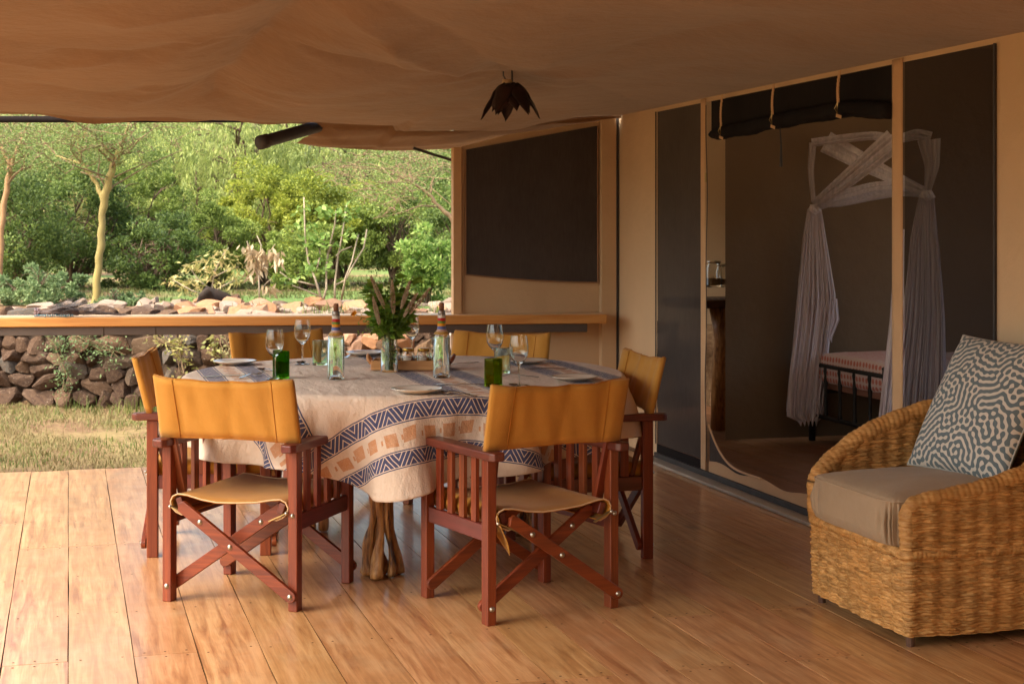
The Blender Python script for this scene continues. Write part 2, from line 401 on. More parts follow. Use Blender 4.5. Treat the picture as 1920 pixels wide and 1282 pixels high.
def GL(pts): return [G(a, b, z) for a, b, z in pts]
CRE = [(GL([(620, -40, 2.32), (600, 0, 2.29), (545, 60, 2.23), (510, 90, 2.2), (455, 135, 2.14), (405, 173, 2.1), (405, 205, 2.03)]), .095, .24),
       (GL([(620, -40, 2.32), (655, 5, 2.27), (760, 45, 2.22), (870, 85, 2.18), (957, 131, 2.165)]), .055, .26),
       (GL([(510, 92, 2.2), (580, 118, 2.15), (680, 130, 2.13), (800, 138, 2.13), (957, 131, 2.165)]), .05, .20),
       (GL([(957, 131, 2.165), (1060, 120, 2.15), (1200, 100, 2.15), (1420, 60, 2.17)]), .03, .25),
       (GL([(957, 131, 2.165), (1080, 150, 2.12), (1220, 200, 2.1)]), .02, .2),
       (GL([(510, 92, 2.2), (400, 108, 2.15), (250, 118, 2.14), (120, 108, 2.15)]), .035, .14),
       (GL([(480, 100, 2.18), (420, 86, 2.18), (370, 88, 2.18)]), -.03, .07),
       (GL([(455, 135, 2.13), (340, 165, 2.09), (200, 185, 2.06), (60, 170, 2.07)]), .025, .18),
       (GL([(405, 205, 2.05), (520, 228, 2.0), (760, 232, 2.0), (980, 236, 2.0)]), -.02, .2),
       (GL([(740, 90, 2.17), (790, 112, 2.15), (860, 122, 2.15)]), -.028, .09),
       (GL([(660, 60, 2.2), (720, 84, 2.17), (760, 120, 2.14)]), -.022, .08),
       (GL([(230, 0, 2.3), (330, 20, 2.25), (430, 22, 2.25), (540, 0, 2.28)]), -.045, .2),
       (GL([(0, 110, 2.15), (80, 128, 2.13), (200, 128, 2.12)]), -.02, .08)]
LAMP = G(957, 131, 2.165); PK = G(405, 173, 2.10); PK2 = G(510, 90, 2.21)
def ceil_z(X, Y):
    z = ceil_base(X, Y)
    hi = np.zeros(X.shape)
    for pts, a, wd in CRE:
        sd_ = seg_dist(X, Y, pts); e_ = 1.7*a*(np.exp(-sd_/wd) - .30*np.exp(-sd_/(wd*2.6)))
        if a > 0: hi = np.maximum(hi, e_)
        else: z = z + e_
    z = z + hi
    for hp, am, fr_ in ((LAMP, .007, 9), (PK, .008, 7), (PK2, .006, 8)):
        rr = np.hypot(X-hp.x, Y-hp.y); an = np.arctan2(Y-hp.y, X-hp.x); z = z + am*np.sin(fr_*an+2*np.sin(an*2))*np.exp(-((rr-.28)/.22)**2)
    fade = np.clip((XW-X)/.6, 0, 1)
    z = z + fade*(.045*np.exp(-((9.25-Y)/.55)**2)*(X < 1.9) + .016*snoise(X, Y, 1.3, 1) + .016*snoise(X+Y*.5, Y*.6, 3.6, 2) + .0025*snoise(X, Y*.5, 9, 3))
    return np.where(XW-X < .5, z*(XW-X)/.5 + 2.10*(1-(XW-X)/.5), z)
nx, ny = 190, 230
us = np.linspace(0, 1, nx); XX = -1.08 + us*(XW+1.11); YY = np.concatenate([np.linspace(-9.0, 4.3, 50), np.linspace(4.35, 9.25, ny-50)])
GX, GY = np.meshgrid(XX, YY, indexing='ij')
GZ = ceil_z(GX, GY)
# far hem: lower left edge waves, the right half runs on down to the end panel
hemw = .02*np.sin(GX*5.1+1)+.012*np.sin(GX*11.3)
can = thing('canopy', 'tan canvas canopy sagging in soft swags over the deck', 'canopy', (0, 0, 0))
A = np.stack([GX, GY, GZ], -1)
lamp_z = float(ceil_z(np.array([LAMP.x]), np.array([LAMP.y]))[0])
last = A[:, -1].copy()
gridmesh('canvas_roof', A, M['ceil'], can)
# front valance: a hem hanging from the far edge
vz = np.linspace(0, 1, 7)[None, :, None]
edge = last[:, None, :].repeat(7, 1)
drop = (.016 + .014*np.sin(XX*4.3+.6)+.007*np.sin(XX*12.7))[:, None]
edge[..., 2] -= vz[..., 0]*drop; edge[..., 1] += .004 + .02*vz[..., 0]
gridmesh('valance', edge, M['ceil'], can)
# the outer flap beyond the edge on the right, sloping to the end panel
n1, n2 = 90, 26; fu = np.linspace(0, 1, n1)[:, None]; fv = np.linspace(0, 1, n2)[None, :]
pA = P(612, 236, 9.02); pB = P(1165, 226, 9.66); pC = P(545, 270, 9.42); 
xs = pA.x + (pB.x-pA.x)*fu + 0*fv
top = np.stack([xs, 9.235+0*xs, ceil_z(xs, np.full(xs.shape, 9.235))-.002], -1)
def hemz(px_): return np.interp(px_, [540, 600, 680, 740, 800, 870, 1000, 1120, 1170], [268, 277, 280, 282, 280, 278.5, 257, 236, 227])
pxs = 545+(1168-545)*fu[:, 0]
botp = [PY(a, b, 9.50) for a, b in zip(pxs, hemz(pxs))]
bot = np.array([[p.x, p.y, p.z] for p in botp])[:, None, :]
fl = top*(1-fv[..., None]) + bot*fv[..., None]
fl[..., 2] += -.03*np.sin(np.pi*fv)*(1-fu*.6) + .006*np.sin(fv*14+fu*9)*(1-fu)
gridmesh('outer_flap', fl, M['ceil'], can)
# canvas sheet added unseen behind the camera to block light from there
bz = np.array([[(x, -1.6+.02*math.sin(x*3+z*2), z) for z in np.linspace(.01, 2.34, 12)] for x in np.linspace(-1.05, XW-.02, 30)])
bw2 = gridmesh('added_light_blocker', bz, M['tentc']); tag(bw2, 'unseen canvas sheet added behind the viewer to block light', 'canvas wall')
# poles
a = P(-200, 224, 9.35); b = P(475, 224, 9.42)
MB().tube([a, b], .020, 14).build('edge_pole', pm('dark_bar', (.012, .009, .009), (.02, .015, .014), .95, spec=.05), can, smooth=True)
a = P(487, 268, 8.95); b = P(700, 208, 9.75); m1 = a.lerp(b, .06)
MB().tube([a, m1, a.lerp(b, .061), b], [.042, .042, .037, .037], 18).build('rafter_pole', M['plume'], can, smooth=True)
MB().tube([P(775, 278, 9.6), P(852, 302, 9.7)], .009, 8).build('stay_rod', M['plume'], can)

# ============================================================ LAMP
LS = 1.25
lamp = thing('petal_lamp', 'dark rusty metal ceiling lamp shaped like an open flower, hanging under the canopy', 'lamp', (LAMP.x, LAMP.y, lamp_z))
MB().tube([(0.006, 0, .03), (.008, 0, -.06)], .004, 8).build('stem', M['plume'], lamp)
MB().tube([(-.03, 0, .03), (-.028, .01, -.02), (-.012, 0, -.05)], .003, 6).build('wire', M['plume'], lamp)
MB().lathe([(.001, -.035), (.02, -.037), (.022, -.05), (.012, -.058)], 14, (-.014, 0, 0)).build('holder', pm('pale_holder', (.5, .36, .22), (.4, .28, .17), .5), lamp, smooth=True)
pmat = pm('rusty_petal', (.022, .011, .008), (.045, .016, .009), .65, scale=20, bump=.3, bscale=90, metal=.3)
for q, (ring, cnt) in enumerate(((0, 5), (1, 6))):
    for j in range(cnt):
        ang = 2*math.pi*(j+ring*.45)/cnt + (.2 if j % 2 else 0); lng = (.125 if ring else .15)*rnd.uniform(.95, 1.08); flare = rnd.uniform(.75, 1.2)
        v = []; f = []; nl, nw = 9, 5
        for a_ in range(nl):
            t = a_/(nl-1); wd = .052*math.sin(math.pi*min(1, t*.82+.14))**.75*(1-.2*t); wd = max(wd, .0015) if t < 1 else .001
            rr = .02 + (.075 if ring == 0 else .06)*math.sin(min(t*1.7, 1.45)) + flare*.045*max(0, t-.62)**1.2*3
            zz = -.058 - lng*.85*t**1.5 + .012*math.sin(t*3)
            for b_ in range(nw):
                s_ = (b_/(nw-1)*2-1); aa = ang + s_*wd/max(rr, .03)
                v.append((rr*(1-.06*s_*s_)*math.cos(aa), rr*(1-.06*s_*s_)*math.sin(aa), zz+.006*s_*s_+(.004 if s_ > .5 and a_ % 3 == 1 else 0)))
        f = [[a_*nw+b_, a_*nw+b_+1, (a_+1)*nw+b_+1, (a_+1)*nw+b_] for a_ in range(nl-1) for b_ in range(nw-1)]
        o = mk('petal', v, f, pmat, lamp, True); s = o.modifiers.new('thick', 'SOLIDIFY'); s.thickness = .0015
MB().lathe([(.001, -.056), (.03, -.057), (.05, -.066)], 16).build('cap', pmat, lamp, smooth=True)
lamp.scale = (LS*.95, LS*.95, LS*1.05)

# ============================================================ TENT
tent = thing('safari_tent', 'tan canvas safari tent with dark mesh screens and an open mesh door', 'tent', (XW, 5, 0), 0)
tl = Vector((XW, 5, 0))
def wallgrid(name, y0, y1, z0, z1, mat, off=0.0, amp=.012, n=(40, 30), X=XW, seed=0, thick=0):
    """canvas in the plane x = X, with slight slack"""
    U = np.linspace(0, 1, n[0])[:, None]; V = np.linspace(0, 1, n[1])[None, :]
    Yg = y0+(y1-y0)*U+0*V; Zg = z0+(z1-z0)*V+0*U
    e = np.minimum(np.minimum(U, 1-U), .12)/.12*np.minimum(np.minimum(V, 1-V), .1)/.1
    D = amp*e*(snoise(Yg*1.3, Zg*.5, 1.7, seed)+.35*snoise(Yg*3, Zg*.6+Yg, 2, seed+1))
    o = gridmesh(name, np.stack([X+off+D-tl.x+0*Yg, Yg-tl.y, Zg], -1), mat, tent)
    if thick: s = o.modifiers.new('thick', 'SOLIDIFY'); s.thickness = thick
    return o
def YA(px): return PX(px, 500, XW).y
y_c, y_s0, y_s1, y_d0, y_d1, y_t1, y_u1 = YA(1158), YA(1232), YA(1316), YA(1330), YA(1675), YA(1695), YA(1869)
ZT = 2.10; ZS = PX(1500, 156, XW).z
print('tent Y', y_c, y_s0, y_s1, y_d0, y_d1, y_t1, y_u1, 'zs', ZS)
wallgrid('canvas_wall', y_c, y_s0, .02, ZT+.04, M['tentc'], seed=1)
wallgrid('top_band', y_s0, y_u1, ZS, ZT+.06, M['tentc'], seed=2, n=(60, 6), amp=.004)
wallgrid('canvas_wall', y_u1, -9.0, .02, ZT+.04, M['tentc'], seed=3, n=(70, 30))
wallgrid('mesh_screen', y_s0, y_s1, .10, ZS, M['scr1'], off=.004, amp=.012, seed=4)
wallgrid('mesh_screen', y_t1, y_u1, .10, ZS, M['scr2'], off=.004, amp=.010, seed=5)
wallgrid('bottom_band', y_s0, y_s1, .03, .10, M['roll'], amp=.0, n=(4, 3), off=-.002)
wallgrid('bottom_band', y_t1, y_u1, .03, .10, M['tentc'], amp=.0, n=(4, 3), off=-.002)
wallgrid('door_strip', y_s1, y_d0+.035, .03, ZT-.005, M['strip'], off=-.007, amp=.010, n=(5, 60), seed=6, thick=.002)
wallgrid('door_strip', y_d1, y_t1, .03, ZT-.005, M['strip'], off=-.007, amp=.012, n=(5, 60), seed=7, thick=.002)
for yy in (y_d0+.012,):
    z_ = np.linspace(.1, ZS-.02, 60)
    MB().tube([(-.013+.003*math.sin(z*9), yy-tl.y+.008*math.sin(z*3.1), z) for z in z_], .0028, 6).build('zip', pm('zip_dark', (.1, .06, .04), (.06, .03, .02), .5), tent)
MB().box((-.016, y_d0+.012-tl.y, 1.66), (.008, .012, .05)).build('zip_puller', M['brass'], tent)
MB().tube([(-.01, y_u1-tl.y, .1), (-.01, y_u1-tl.y, ZS)], .006, 6).build('screen_edge', M['plume'], tent)
MB().tube([(-.008, y_s0-tl.y, .1), (-.008, y_s0-tl.y, ZS)], .004, 6).build('screen_edge', M['plume'], tent)
# door sill strip of canvas with curved mesh remnant
nS = 40; V = []; 
def sillz(y):
    t = (y_d0-y)/(y_d0-y_d1); return .105+.02*t + .20*max(0, 1-t/.26)**3
for i in range(nS):
    y = y_d0+(y_d1-y_d0)*i/(nS-1); V.append([[0-.003, y-tl.y, .02], [-.003-.002*math.sin(i), y-tl.y, .105+.012*math.sin(i*.6)]])
gridmesh('door_sill', np.array(V), M['strip'], tent)
V = []
for i in range(nS):
    y = y_d0+(y_d1-y_d0)*.34*i/(nS-1); V.append([[.002, y-tl.y, .08], [.002, y-tl.y, max(.10, sillz(y))]])
gridmesh('mesh_corner', np.array(V), M['scr1'], tent)
MB().tube([(-.004, y_d0+(y_d1-y_d0)*.34*i/(nS-1)-tl.y, max(.10, sillz(y_d0+(y_d1-y_d0)*.34*i/(nS-1)))) for i in range(nS)], .006, 6).build('zip_edge', M['strip'], tent)
# upper mesh above the opening and the rolled-up door screen
yr = np.linspace(y_d0, y_d1, 60); tt = (y_d0-yr)/(y_d0-y_d1)
wallgrid('mesh_screen', y_d0, y_d1, 1.88, ZS, M['roll'], off=.012, amp=.01, seed=9)
ends = [PX(1332, 268, XW), PX(1372, 262, XW), PX(1470, 242, XW), PX(1590, 222, XW), PX(1675, 228, XW)]
def rollz(y):
    ys_ = [p.y for p in ends][::-1]; zs_ = [p.z for p in ends][::-1]; return float(np.interp(y, ys_, zs_))
pts = []; rad = []
for i, y in enumerate(yr):
    pts.append((.0+.01*math.sin(i*.5), y-tl.y, rollz(y)+.045)); rad.append(.038+.003*math.sin(i*.5)+.0015*math.sin(i*2.3)-(.03*math.exp(-i/2)))
MB().tube(pts, rad, 14, squash=1.0).build('rolled_screen', M['roll'], tent, smooth=True)
for px, zb in ((1372, 262), (1470, 242), (1595, 222)):
    y = YA(px); zr = rollz(y); st = thing.__call__ if 0 else None
    b = MB(); z_ = np.linspace(ZS+.01, zr+.07, 9)
    for i in range(8):
        b.box((-.055-.012*math.sin(i*.8)*0-.02*math.sin(math.pi*i/8)*.3, y-tl.y+.012*i/8, (z_[i]+z_[i+1])/2), (.003, .022, abs(z_[i]-z_[i+1])+.0005))
    s = b.build('strap', M['strip'], tent)
    MB().tube([(-.06, y-tl.y+.006, zr+.075), (-.066, y-tl.y+.026, zr+.045), (-.066, y-tl.y-.002, zr+.02), (-.06, y-tl.y+.014, zr+.05), (-.06, y-tl.y+.006, zr+.075)], .0025, 6).build('hook', M['brass'], s)
    MB().box((-.066, y-tl.y-.012, zr+.008), (.003, .05, .016), M=Matrix.Rotation(.25, 3, 'X')).build('toggle', M['strip'], s, bevel=.002)
MB().tube([(-.05, YA(1480)-tl.y, rollz(YA(1480))), (-.052, YA(1483)-tl.y, rollz(YA(1480))-.09), (-.05, YA(1482)-tl.y, rollz(YA(1480))-.19)], [.003, .005, .008], 6).build('cord', M['plume'], tent)
# threshold track along the foot of the wall
MB().box((-.045, (y_s0-1.8)/2-tl.y, .010), (.09, y_s0+1.8, .018)).build('threshold', M['threshold'], tent, bevel=.004)
MB().box((-.012, (y_s0-1.8)/2-tl.y, .035), (.018, y_s0+1.8, .030)).build('threshold_rail', M['plume'], tent, bevel=.003)
# room beyond: roof, walls; openings in unseen walls added to let daylight in
XR, YB, YN = 6.6, 11.9, 1.5
def quad(name, pts, mat): return mk(name, [Vector(p)-tl for p in pts], [[0, 1, 2, 3]], mat, tent)
quad('inner_roof', [(XW-.02, -1.8, 2.15), (XR, -1.8, 2.9), (XR, YB, 2.9), (XW-.02, YB, 2.15)], M['tentroof'])
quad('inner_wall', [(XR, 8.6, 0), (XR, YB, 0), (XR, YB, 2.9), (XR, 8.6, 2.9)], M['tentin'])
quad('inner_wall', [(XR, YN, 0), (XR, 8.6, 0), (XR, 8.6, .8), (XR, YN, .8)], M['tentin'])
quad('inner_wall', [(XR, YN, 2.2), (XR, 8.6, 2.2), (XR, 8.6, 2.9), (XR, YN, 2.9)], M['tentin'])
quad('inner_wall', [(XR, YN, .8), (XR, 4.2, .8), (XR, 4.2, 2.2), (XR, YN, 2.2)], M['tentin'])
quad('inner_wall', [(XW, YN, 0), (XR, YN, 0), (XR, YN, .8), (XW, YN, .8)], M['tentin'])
quad('inner_wall', [(XW, YB, 0), (XR, YB, 0), (XR, YB, 2.9), (XW, YB, 2.13)], M['tentc'])
quad('outer_wall', [(XW, YB, 0), (XW, 9.42, 0), (XW, 9.42, .95), (XW, YB, .95)], M['tentc'])
quad('outer_wall', [(XW, YB, 1.85), (XW, 9.42, 1.85), (XW, 9.42, 2.13), (XW, YB, 2.13)], M['tentc'])
quad('outer_wall', [(XW, 10.2, .95), (XW, 9.42, .95), (XW, 9.42, 1.85), (XW, 10.2, 1.85)], M['tentc'])
# partition with a little slack
U = np.linspace(0, 1, 60)[:, None]; Vv = np.linspace(0, 1, 40)[None, :]
xp0 = 4.10; Xg = xp0+(XR-xp0)*U+0*Vv; Zg = .01+2.6*Vv+0*U; Dg = .02*snoise(Xg, Zg*.5, 1.3, 5)*np.minimum(U/.1, 1)
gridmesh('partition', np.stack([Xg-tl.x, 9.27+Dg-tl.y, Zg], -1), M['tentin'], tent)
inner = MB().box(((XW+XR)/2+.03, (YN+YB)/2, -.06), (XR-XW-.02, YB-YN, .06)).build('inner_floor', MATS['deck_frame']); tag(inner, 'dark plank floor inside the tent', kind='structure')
for i in range(16):
    x0 = XW+.03+i*bw
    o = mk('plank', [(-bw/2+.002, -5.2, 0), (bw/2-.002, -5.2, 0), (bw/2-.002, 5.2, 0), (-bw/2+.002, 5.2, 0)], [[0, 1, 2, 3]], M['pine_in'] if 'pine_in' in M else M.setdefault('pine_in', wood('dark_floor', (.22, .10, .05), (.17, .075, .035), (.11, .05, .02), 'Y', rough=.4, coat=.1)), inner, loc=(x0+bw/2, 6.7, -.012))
    so_ = o.modifiers.new('t', 'SOLIDIFY'); so_.thickness = .015

# ============================================================ END PANEL (canvas wall with a dark window, end of the deck)
YP = 9.34
pan = thing('end_panel', 'cream canvas end wall with a large dark mesh window beside the rail', 'canvas wall', (2.4, YP, 0))
def pq(px, py, dy=0.0): q = PY(px, py, YP+dy); return q-Vector((2.4, YP, 0))
gx0, gx1 = 866, 1132
U = np.linspace(0, 1, 50); Vv = np.linspace(0, 1, 50)
def toppx(px): return float(np.interp(px, [850, 870, 1000, 1120, 1165], [274, 274, 240, 208, 200]))
AA = np.zeros((50, 50, 3))
for i, u in enumerate(U):
    px = gx0+(gx1-gx0)*u; a = pq(px, toppx(px)); b_ = pq(px, 852 if px < 5000 else 0); b_.z = -.05
    for j, v in enumerate(Vv):
        q = a.lerp(b_, v); q.y += .012*mnoise.noise(Vector((q.x*2.2, q.z*1.1, 3)))+.006*mnoise.noise(Vector((q.x*5+q.z*2, q.z*2, 8))); AA[i, j] = q
gridmesh('canvas', AA, M['tentc'], pan)
AA = np.zeros((40, 40, 3))
for i, u in enumerate(np.linspace(0, 1, 40)):
    px = 873+(1121-873)*u; a = pq(px, float(np.interp(px, [873, 1121], [281, 236])), -.016); b_ = pq(px, 515+15*u+3*math.sin(u*math.pi), -.016)
    for j, v in enumerate(np.linspace(0, 1, 40)):
        q = a.lerp(b_, v); q.y += .006*mnoise.noise(Vector((q.x*3, q.z*1.5, 5)))*min(1, 8*v*(1-v)); AA[i, j] = q
gridmesh('window_screen', AA, M['dark'], pan)
ev = [Vector(AA[0, j]) for j in range(0, 40, 3)]+[Vector(AA[i, -1]) for i in range(0, 40, 3)]+[Vector(AA[-1, j]) for j in range(39, -1, -3)]
MB().tube([q+Vector((0, -.003, 0)) for q in ev], .0045, 6).build('window_seam', M['hem2'] if 'hem2' in M else M.setdefault('hem2', fabric('seam_canvas', (.34, .2, .12), (.28, .16, .09))), pan)
def post(px0, px1, zt, mat, y0, y1, nm, top):
    a = PY(px0, 400, YP+y0); b = PY(px1, 400, YP+y0)
    return MB().box(((a.x+b.x)/2-2.4, (y0+y1)/2, (zt-.12)/2), (b.x-a.x, y1-y0, zt+.12)).build(nm, mat, pan, bevel=.004)
post(850, 866, 1.885, M['strip'], -.03, .03, 'corner_post', 0); post(866, 871, 1.885, M['tentc'], -.012, .012, 'post_edge', 0)
post(1128, 1156, 2.12, M['tentc'], -.05, .03, 'wall_post', 0); post(1156, 1159.5, 2.12, M['plume'], -.05, .03, 'wall_joint', 0)
# ============================================================ DIRECTOR'S CHAIRS
def arc_pts(c, r, a0, a1, n): return [(c[0]+r*math.cos(a0+(a1-a0)*i/n), c[1]+r*math.sin(a0+(a1-a0)*i/n)) for i in range(n+1)]
def bolt(parent, p, ny=(0, -1, 0), r=.008):
    b = MB().lathe([(r*1.25, 0), (r*1.2, .0015), (r, .002), (r*.85, .0045), (r*.5, .006), (.0001, .0066)], 12)
    q = Vector((0, 0, 1)).rotation_difference(Vector(ny)).to_matrix()
    o = mk('bolt', [q @ v for v in b.v], b.f, M['steel'], parent, True); o.location = p; return o
def make_chair():
    t = thing('directors_chair', '', 'chair', (0, 0, 0), 0, 'director\'s chairs around the table')
    LX, LY = .255, .235
    for sx in (-1, 1):
        for sy in (-1, 1):
            MB().box((sx*LX, sy*LY, .2875), (.036, .046, .575)).build('leg', M['mahog'], t, bevel=.004)
        # armrest: a flat board with rounded ends
        poly = [(-.030, -.30), (-.034, .27), (-.022, .295), (.022, .295), (.034, .27), (.030, -.30), (.018, -.318), (-.018, -.318)]
        if sx < 0: poly = poly[::1]
        MB().prism(poly, Matrix.Translation((sx*(LX+.004), 0, .576)), .030).build('armrest', M['mahogY'], t, bevel=.006, segs=3)
        MB().box((sx*LX, 0, .315), (.020, 2*LY-.046, .058)).build('side_rail', M['mahogY'], t, bevel=.003)
        for yy in (-.135, -.045, .045, .135):
            MB().box((sx*LX, yy, .4602), (.016, .036, .2315)).build('slat', M['mahog'], t, bevel=.002)
        # leaning back stick
        a = Vector((sx*(LX-.030), -.173, .335)); b = Vector((sx*(LX-.008), -.302, .818))
        MB().bar(a, b, .018, .034, up=(1, 0, 0)).build('back_stick', M['mahog'], t, bevel=.003)
        # seat rail
        MB().box((sx*.205, 0, .366), (.026, .50, .044), M=Matrix.Rotation(sx*.35, 3, 'Y')).build('seat_rail', M['mahogY'], t, bevel=.004)
        MB().bar((sx*(LX-.02), -.262, .355), (sx*.165, -.262, .322), .004, .014, up=(0, 1, 0)).build('brace', M['brass'], t)
        MB().bar((sx*(LX-.02), .262, .355), (sx*.165, .262, .322), .004, .014, up=(0, 1, 0)).build('brace', M['brass'], t)
        bolt(t, (sx*(LX-.02), -.267, .354), r=.006)
    # crossed legs, front and back pair; rounded lower end
    for yb, o1 in ((-LY, -1), (LY, 1)):
        for sgn, off in ((1, .036*o1), (-1, -.036*o1)):
            lo = Vector((sgn*LX, yb+off, .058)); hi = Vector((-sgn*.195, yb+off, .368)); d = hi-lo; ln = d.length
            ux = Vector((d.x, 0, d.z)).normalized(); uz = Vector((0, 1, 0)); uy = uz.cross(ux)
            h = .022; poly = [(ln-.012, -h), (ln, h*.2), (ln-.012, h), (0, h)] + arc_pts((0, 0), h, math.pi/2, 3*math.pi/2, 6)[1:-1] + [(0, -h)]
            Mx = Matrix((( ux.x, uy.x, uz.x, lo.x), (ux.y, uy.y, uz.y, lo.y-.010), (ux.z, uy.z, uz.z, lo.z), (0, 0, 0, 1)))
            MB().prism(poly, Mx, .020).build('cross_leg', M['mahogX'], t, bevel=.003)
            if off*o1 > 0:
                ny = (0, o1, 0); e = yb+off+o1*.0105
                for p_ in (lo, lo.lerp(hi, .53), lo.lerp(hi, .80)): bolt(t, (p_.x, e, p_.z), ny)
            else:
                if o1 < 0: bolt(t, (lo.x, yb-.0235, lo.z), (0, -1, 0)); bolt(t, (-lo.x, yb-.0235, .345), (0, -1, 0), .007)
                p_ = lo.lerp(hi, .80); bolt(t, (p_.x, yb+off+o1*.0105, p_.z), (0, o1, 0))
    # seat sling
    prof = [(-.176, .392), (-.192, .388), (-.214, .398), (-.232, .414), (-.236, .436), (-.226, .455), (-.205, .464), (-.17, .462), (-.11, .455), (-.05, .4515), (0, .4505)]
    prof = prof + [(-x, z) for x, z in prof[-2::-1]]
    ys = np.linspace(-.258, .252, 26); A = np.zeros((len(prof), 26, 3))
    for j, y in enumerate(ys):
        for i, (x, z) in enumerate(prof):
            mid = max(0, 1-abs(x)/.19)
            zz = z -.064 - .006*mid*(1-(y/.25)**2) + (.004*math.sin(x*30+1)+.003*math.sin(x*61))*mid*max(0, (abs(y)-.17)/.08) - (.014*mid*max(0, (-y-.21)/.05) if y < 0 else 0)
            A[i, j] = (x*(1+.01*math.sin(y*20)*(abs(x) > .2)), y, zz)
    s = gridmesh('seat', A, M['seat'], t); so_ = s.modifiers.new('t', 'SOLIDIFY'); so_.thickness = .0035
    for j, yy in ((0, -.2585), (25, .2525)):
        MB().tube([Vector(A[i, j])+Vector((0, 0, .001)) for i in range(len(prof))], .0030, 6).build('seat_piping', M['piping'], s, smooth=True)
    # back: sleeves and panel
    z0, z1 = .604, .838; nz = 9
    pl = []
    W, Sx = .281, .195
    def prof_at(t_):
        """closed outline (x, y) of the cloth at height t"""
        bulge = -.020*math.cos(0)
        out = []
        front = []
        for x in np.linspace(-W, W, 41):
            a = abs(x)
            th = .0035 if a < Sx else .0035+.014*math.sin(min(1, (a-Sx)/(W-Sx))*math.pi)**.5*.95
            if a > W-.012: th = max(th, .010)
            base = -.012*(1-(a/W)**2)*1.0 + .0025*math.sin(x*23+t_*2) + .003*math.sin(x*41)*t_ + .0045*math.exp(-((x-.012-.02*t_)/.016)**2) - .0035*math.exp(-((a-.165+.03*t_)/.014)**2) + .002*math.sin(x*70+t_*5)*(a < Sx)
            front.append((x, base+th, base-th))
        return front
    A = []
    for k in range(nz):
        t_ = k/(nz-1); fr = prof_at(t_); ring = []
        for x, yf, yb in fr:
            dip = -.016*(1-(x/W)**2)*t_ + .010*(1-(x/W)**2)*(1-t_)+.002*math.sin(x*37)*(t_ > .9)
            z = z0+(z1-z0)*t_ + dip; lean = -.250-.052*(z-.62)/.2
            ring.append((x, yf+lean, z))
        for x, yf, yb in fr[::-1]:
            dip = -.016*(1-(x/W)**2)*t_ + .010*(1-(x/W)**2)*(1-t_)+.002*math.sin(x*37)*(t_ > .9)
            z = z0+(z1-z0)*t_ + dip; lean = -.250-.052*(z-.62)/.2
            ring.append((x, yb+lean, z))
        A.append(ring)
    A = np.array(A).transpose(1, 0, 2)
    n = A.shape[0]; bk = gridmesh('backrest', A, M['gold'], t, wrap=True)
    # close top and bottom
    me = bk.data; import bmesh
    bm = bmesh.new(); bm.from_mesh(me); bm.verts.ensure_lookup_table()
    half = n//2
    for k in (0, nz-1):
        for i in range(half-1):
            a, b, c, d = i, i+1, n-2-i, n-1-i
            vs_ = [bm.verts[q*nz+k] for q in ((a, b, c, d) if k else (d, c, b, a))]
            try: bm.faces.new(vs_)
            except ValueError: pass
    bm.to_mesh(me); bm.free()
    for sx in (-1, 1):   # stitched seams beside the sleeves
        i = int(round((sx*Sx+W)/(2*W)*40))
        for idx, dy in ((i, .001), (n-1-i, -.001)):
            MB().tube([Vector(A[idx, k])+Vector((0, dy, 0)) for k in range(nz)], .0022, 5).build('seam', M['hem'], bk, smooth=True)
    for k, dz in ((0, 0), (nz-1, 0)):
        MB().tube([Vector((A[i, k]+A[n-1-i, k])/2)+Vector((0, 0, dz)) for i in range(half)], .0042, 6).build('hem', M['hem'], bk, smooth=True)
    return t
M['piping'] = fabric('pale_piping', (.62, .42, .24), (.55, .36, .2))
ch = make_chair()
def cam2w(cx, d): q = cw(cx, d); return q.x, q.y
spots = [((.704, 5.92), None, None), ]
CH = [  # x, y, forward direction (world), label
    (.695, 5.905, (.30*CT+.95*ST, -.30*ST+.95*CT), 'yellow canvas folding chair at the near left of the table, its back toward the viewer'),
    (1.60, 5.475, None, 'yellow canvas folding chair at the near right with a tongue of seat canvas hanging loose'),
    (.62, 6.865, (.98, -.19), 'yellow canvas folding chair seen edge-on at the left end of the table'),
    (2.105, 6.33, (-1, .05), 'yellow canvas folding chair at the right end of the table beside the dark mesh screen'),
    (1.185, 7.97, (.40, -.91), 'yellow canvas folding chair at the far side behind the two left wine glasses'),
    (1.985, 7.60, (-.675, -.737), 'yellow canvas folding chair at the far side behind the right hand bottle'),
]
CH[0] = (*cam2w(-.955, 5.88), None, CH[0][3]); CH[1] = (*cam2w(.023, 5.71), None, CH[1][3])
def fdir(a, b): return (a*CT+b*ST, -a*ST+b*CT)
CH[0] = (CH[0][0], CH[0][1], fdir(.30, .955), CH[0][3]); CH[1] = (CH[1][0], CH[1][1], fdir(-.50, .866), CH[1][3])
protos = [ch]+[None]*5
chairs = []
for i, (x, y, f, lab) in enumerate(CH):
    o = ch if i == 0 else copy_tree(ch)
    o.location = (x, y, 0); o.rotation_euler = (0, 0, math.atan2(f[1], f[0])-math.pi/2); o['label'] = lab; chairs.append(o)
# loose tongue of canvas on the front right chair
cB = chairs[1]
A = np.zeros((8, 14, 3))
for i in range(8):
    for j in range(14):
        s = j/13; a = -.236+.03*s*math.sin(2.2*s); A[i, j] = (a+.028*s, -.262-.006*math.sin(s*5)+i*.0028*(1-s), .455-.135*s-.012*(i/7)*s)
A = np.zeros((8, 14, 3))
for i in range(8):
    u = i/7
    for j in range(14):
        s = j/13; A[i, j] = (-.240+.050*s+.05*u*(1-s)**1.5-.004*math.sin(s*6), -.262+.09*u-.01*math.sin(3*s), .388-.150*s*(1-.35*u)+.012*u*(1-s))
o = gridmesh('loose_canvas', A, M['gold'], cB); so_ = o.modifiers.new('t', 'SOLIDIFY'); so_.thickness = .003
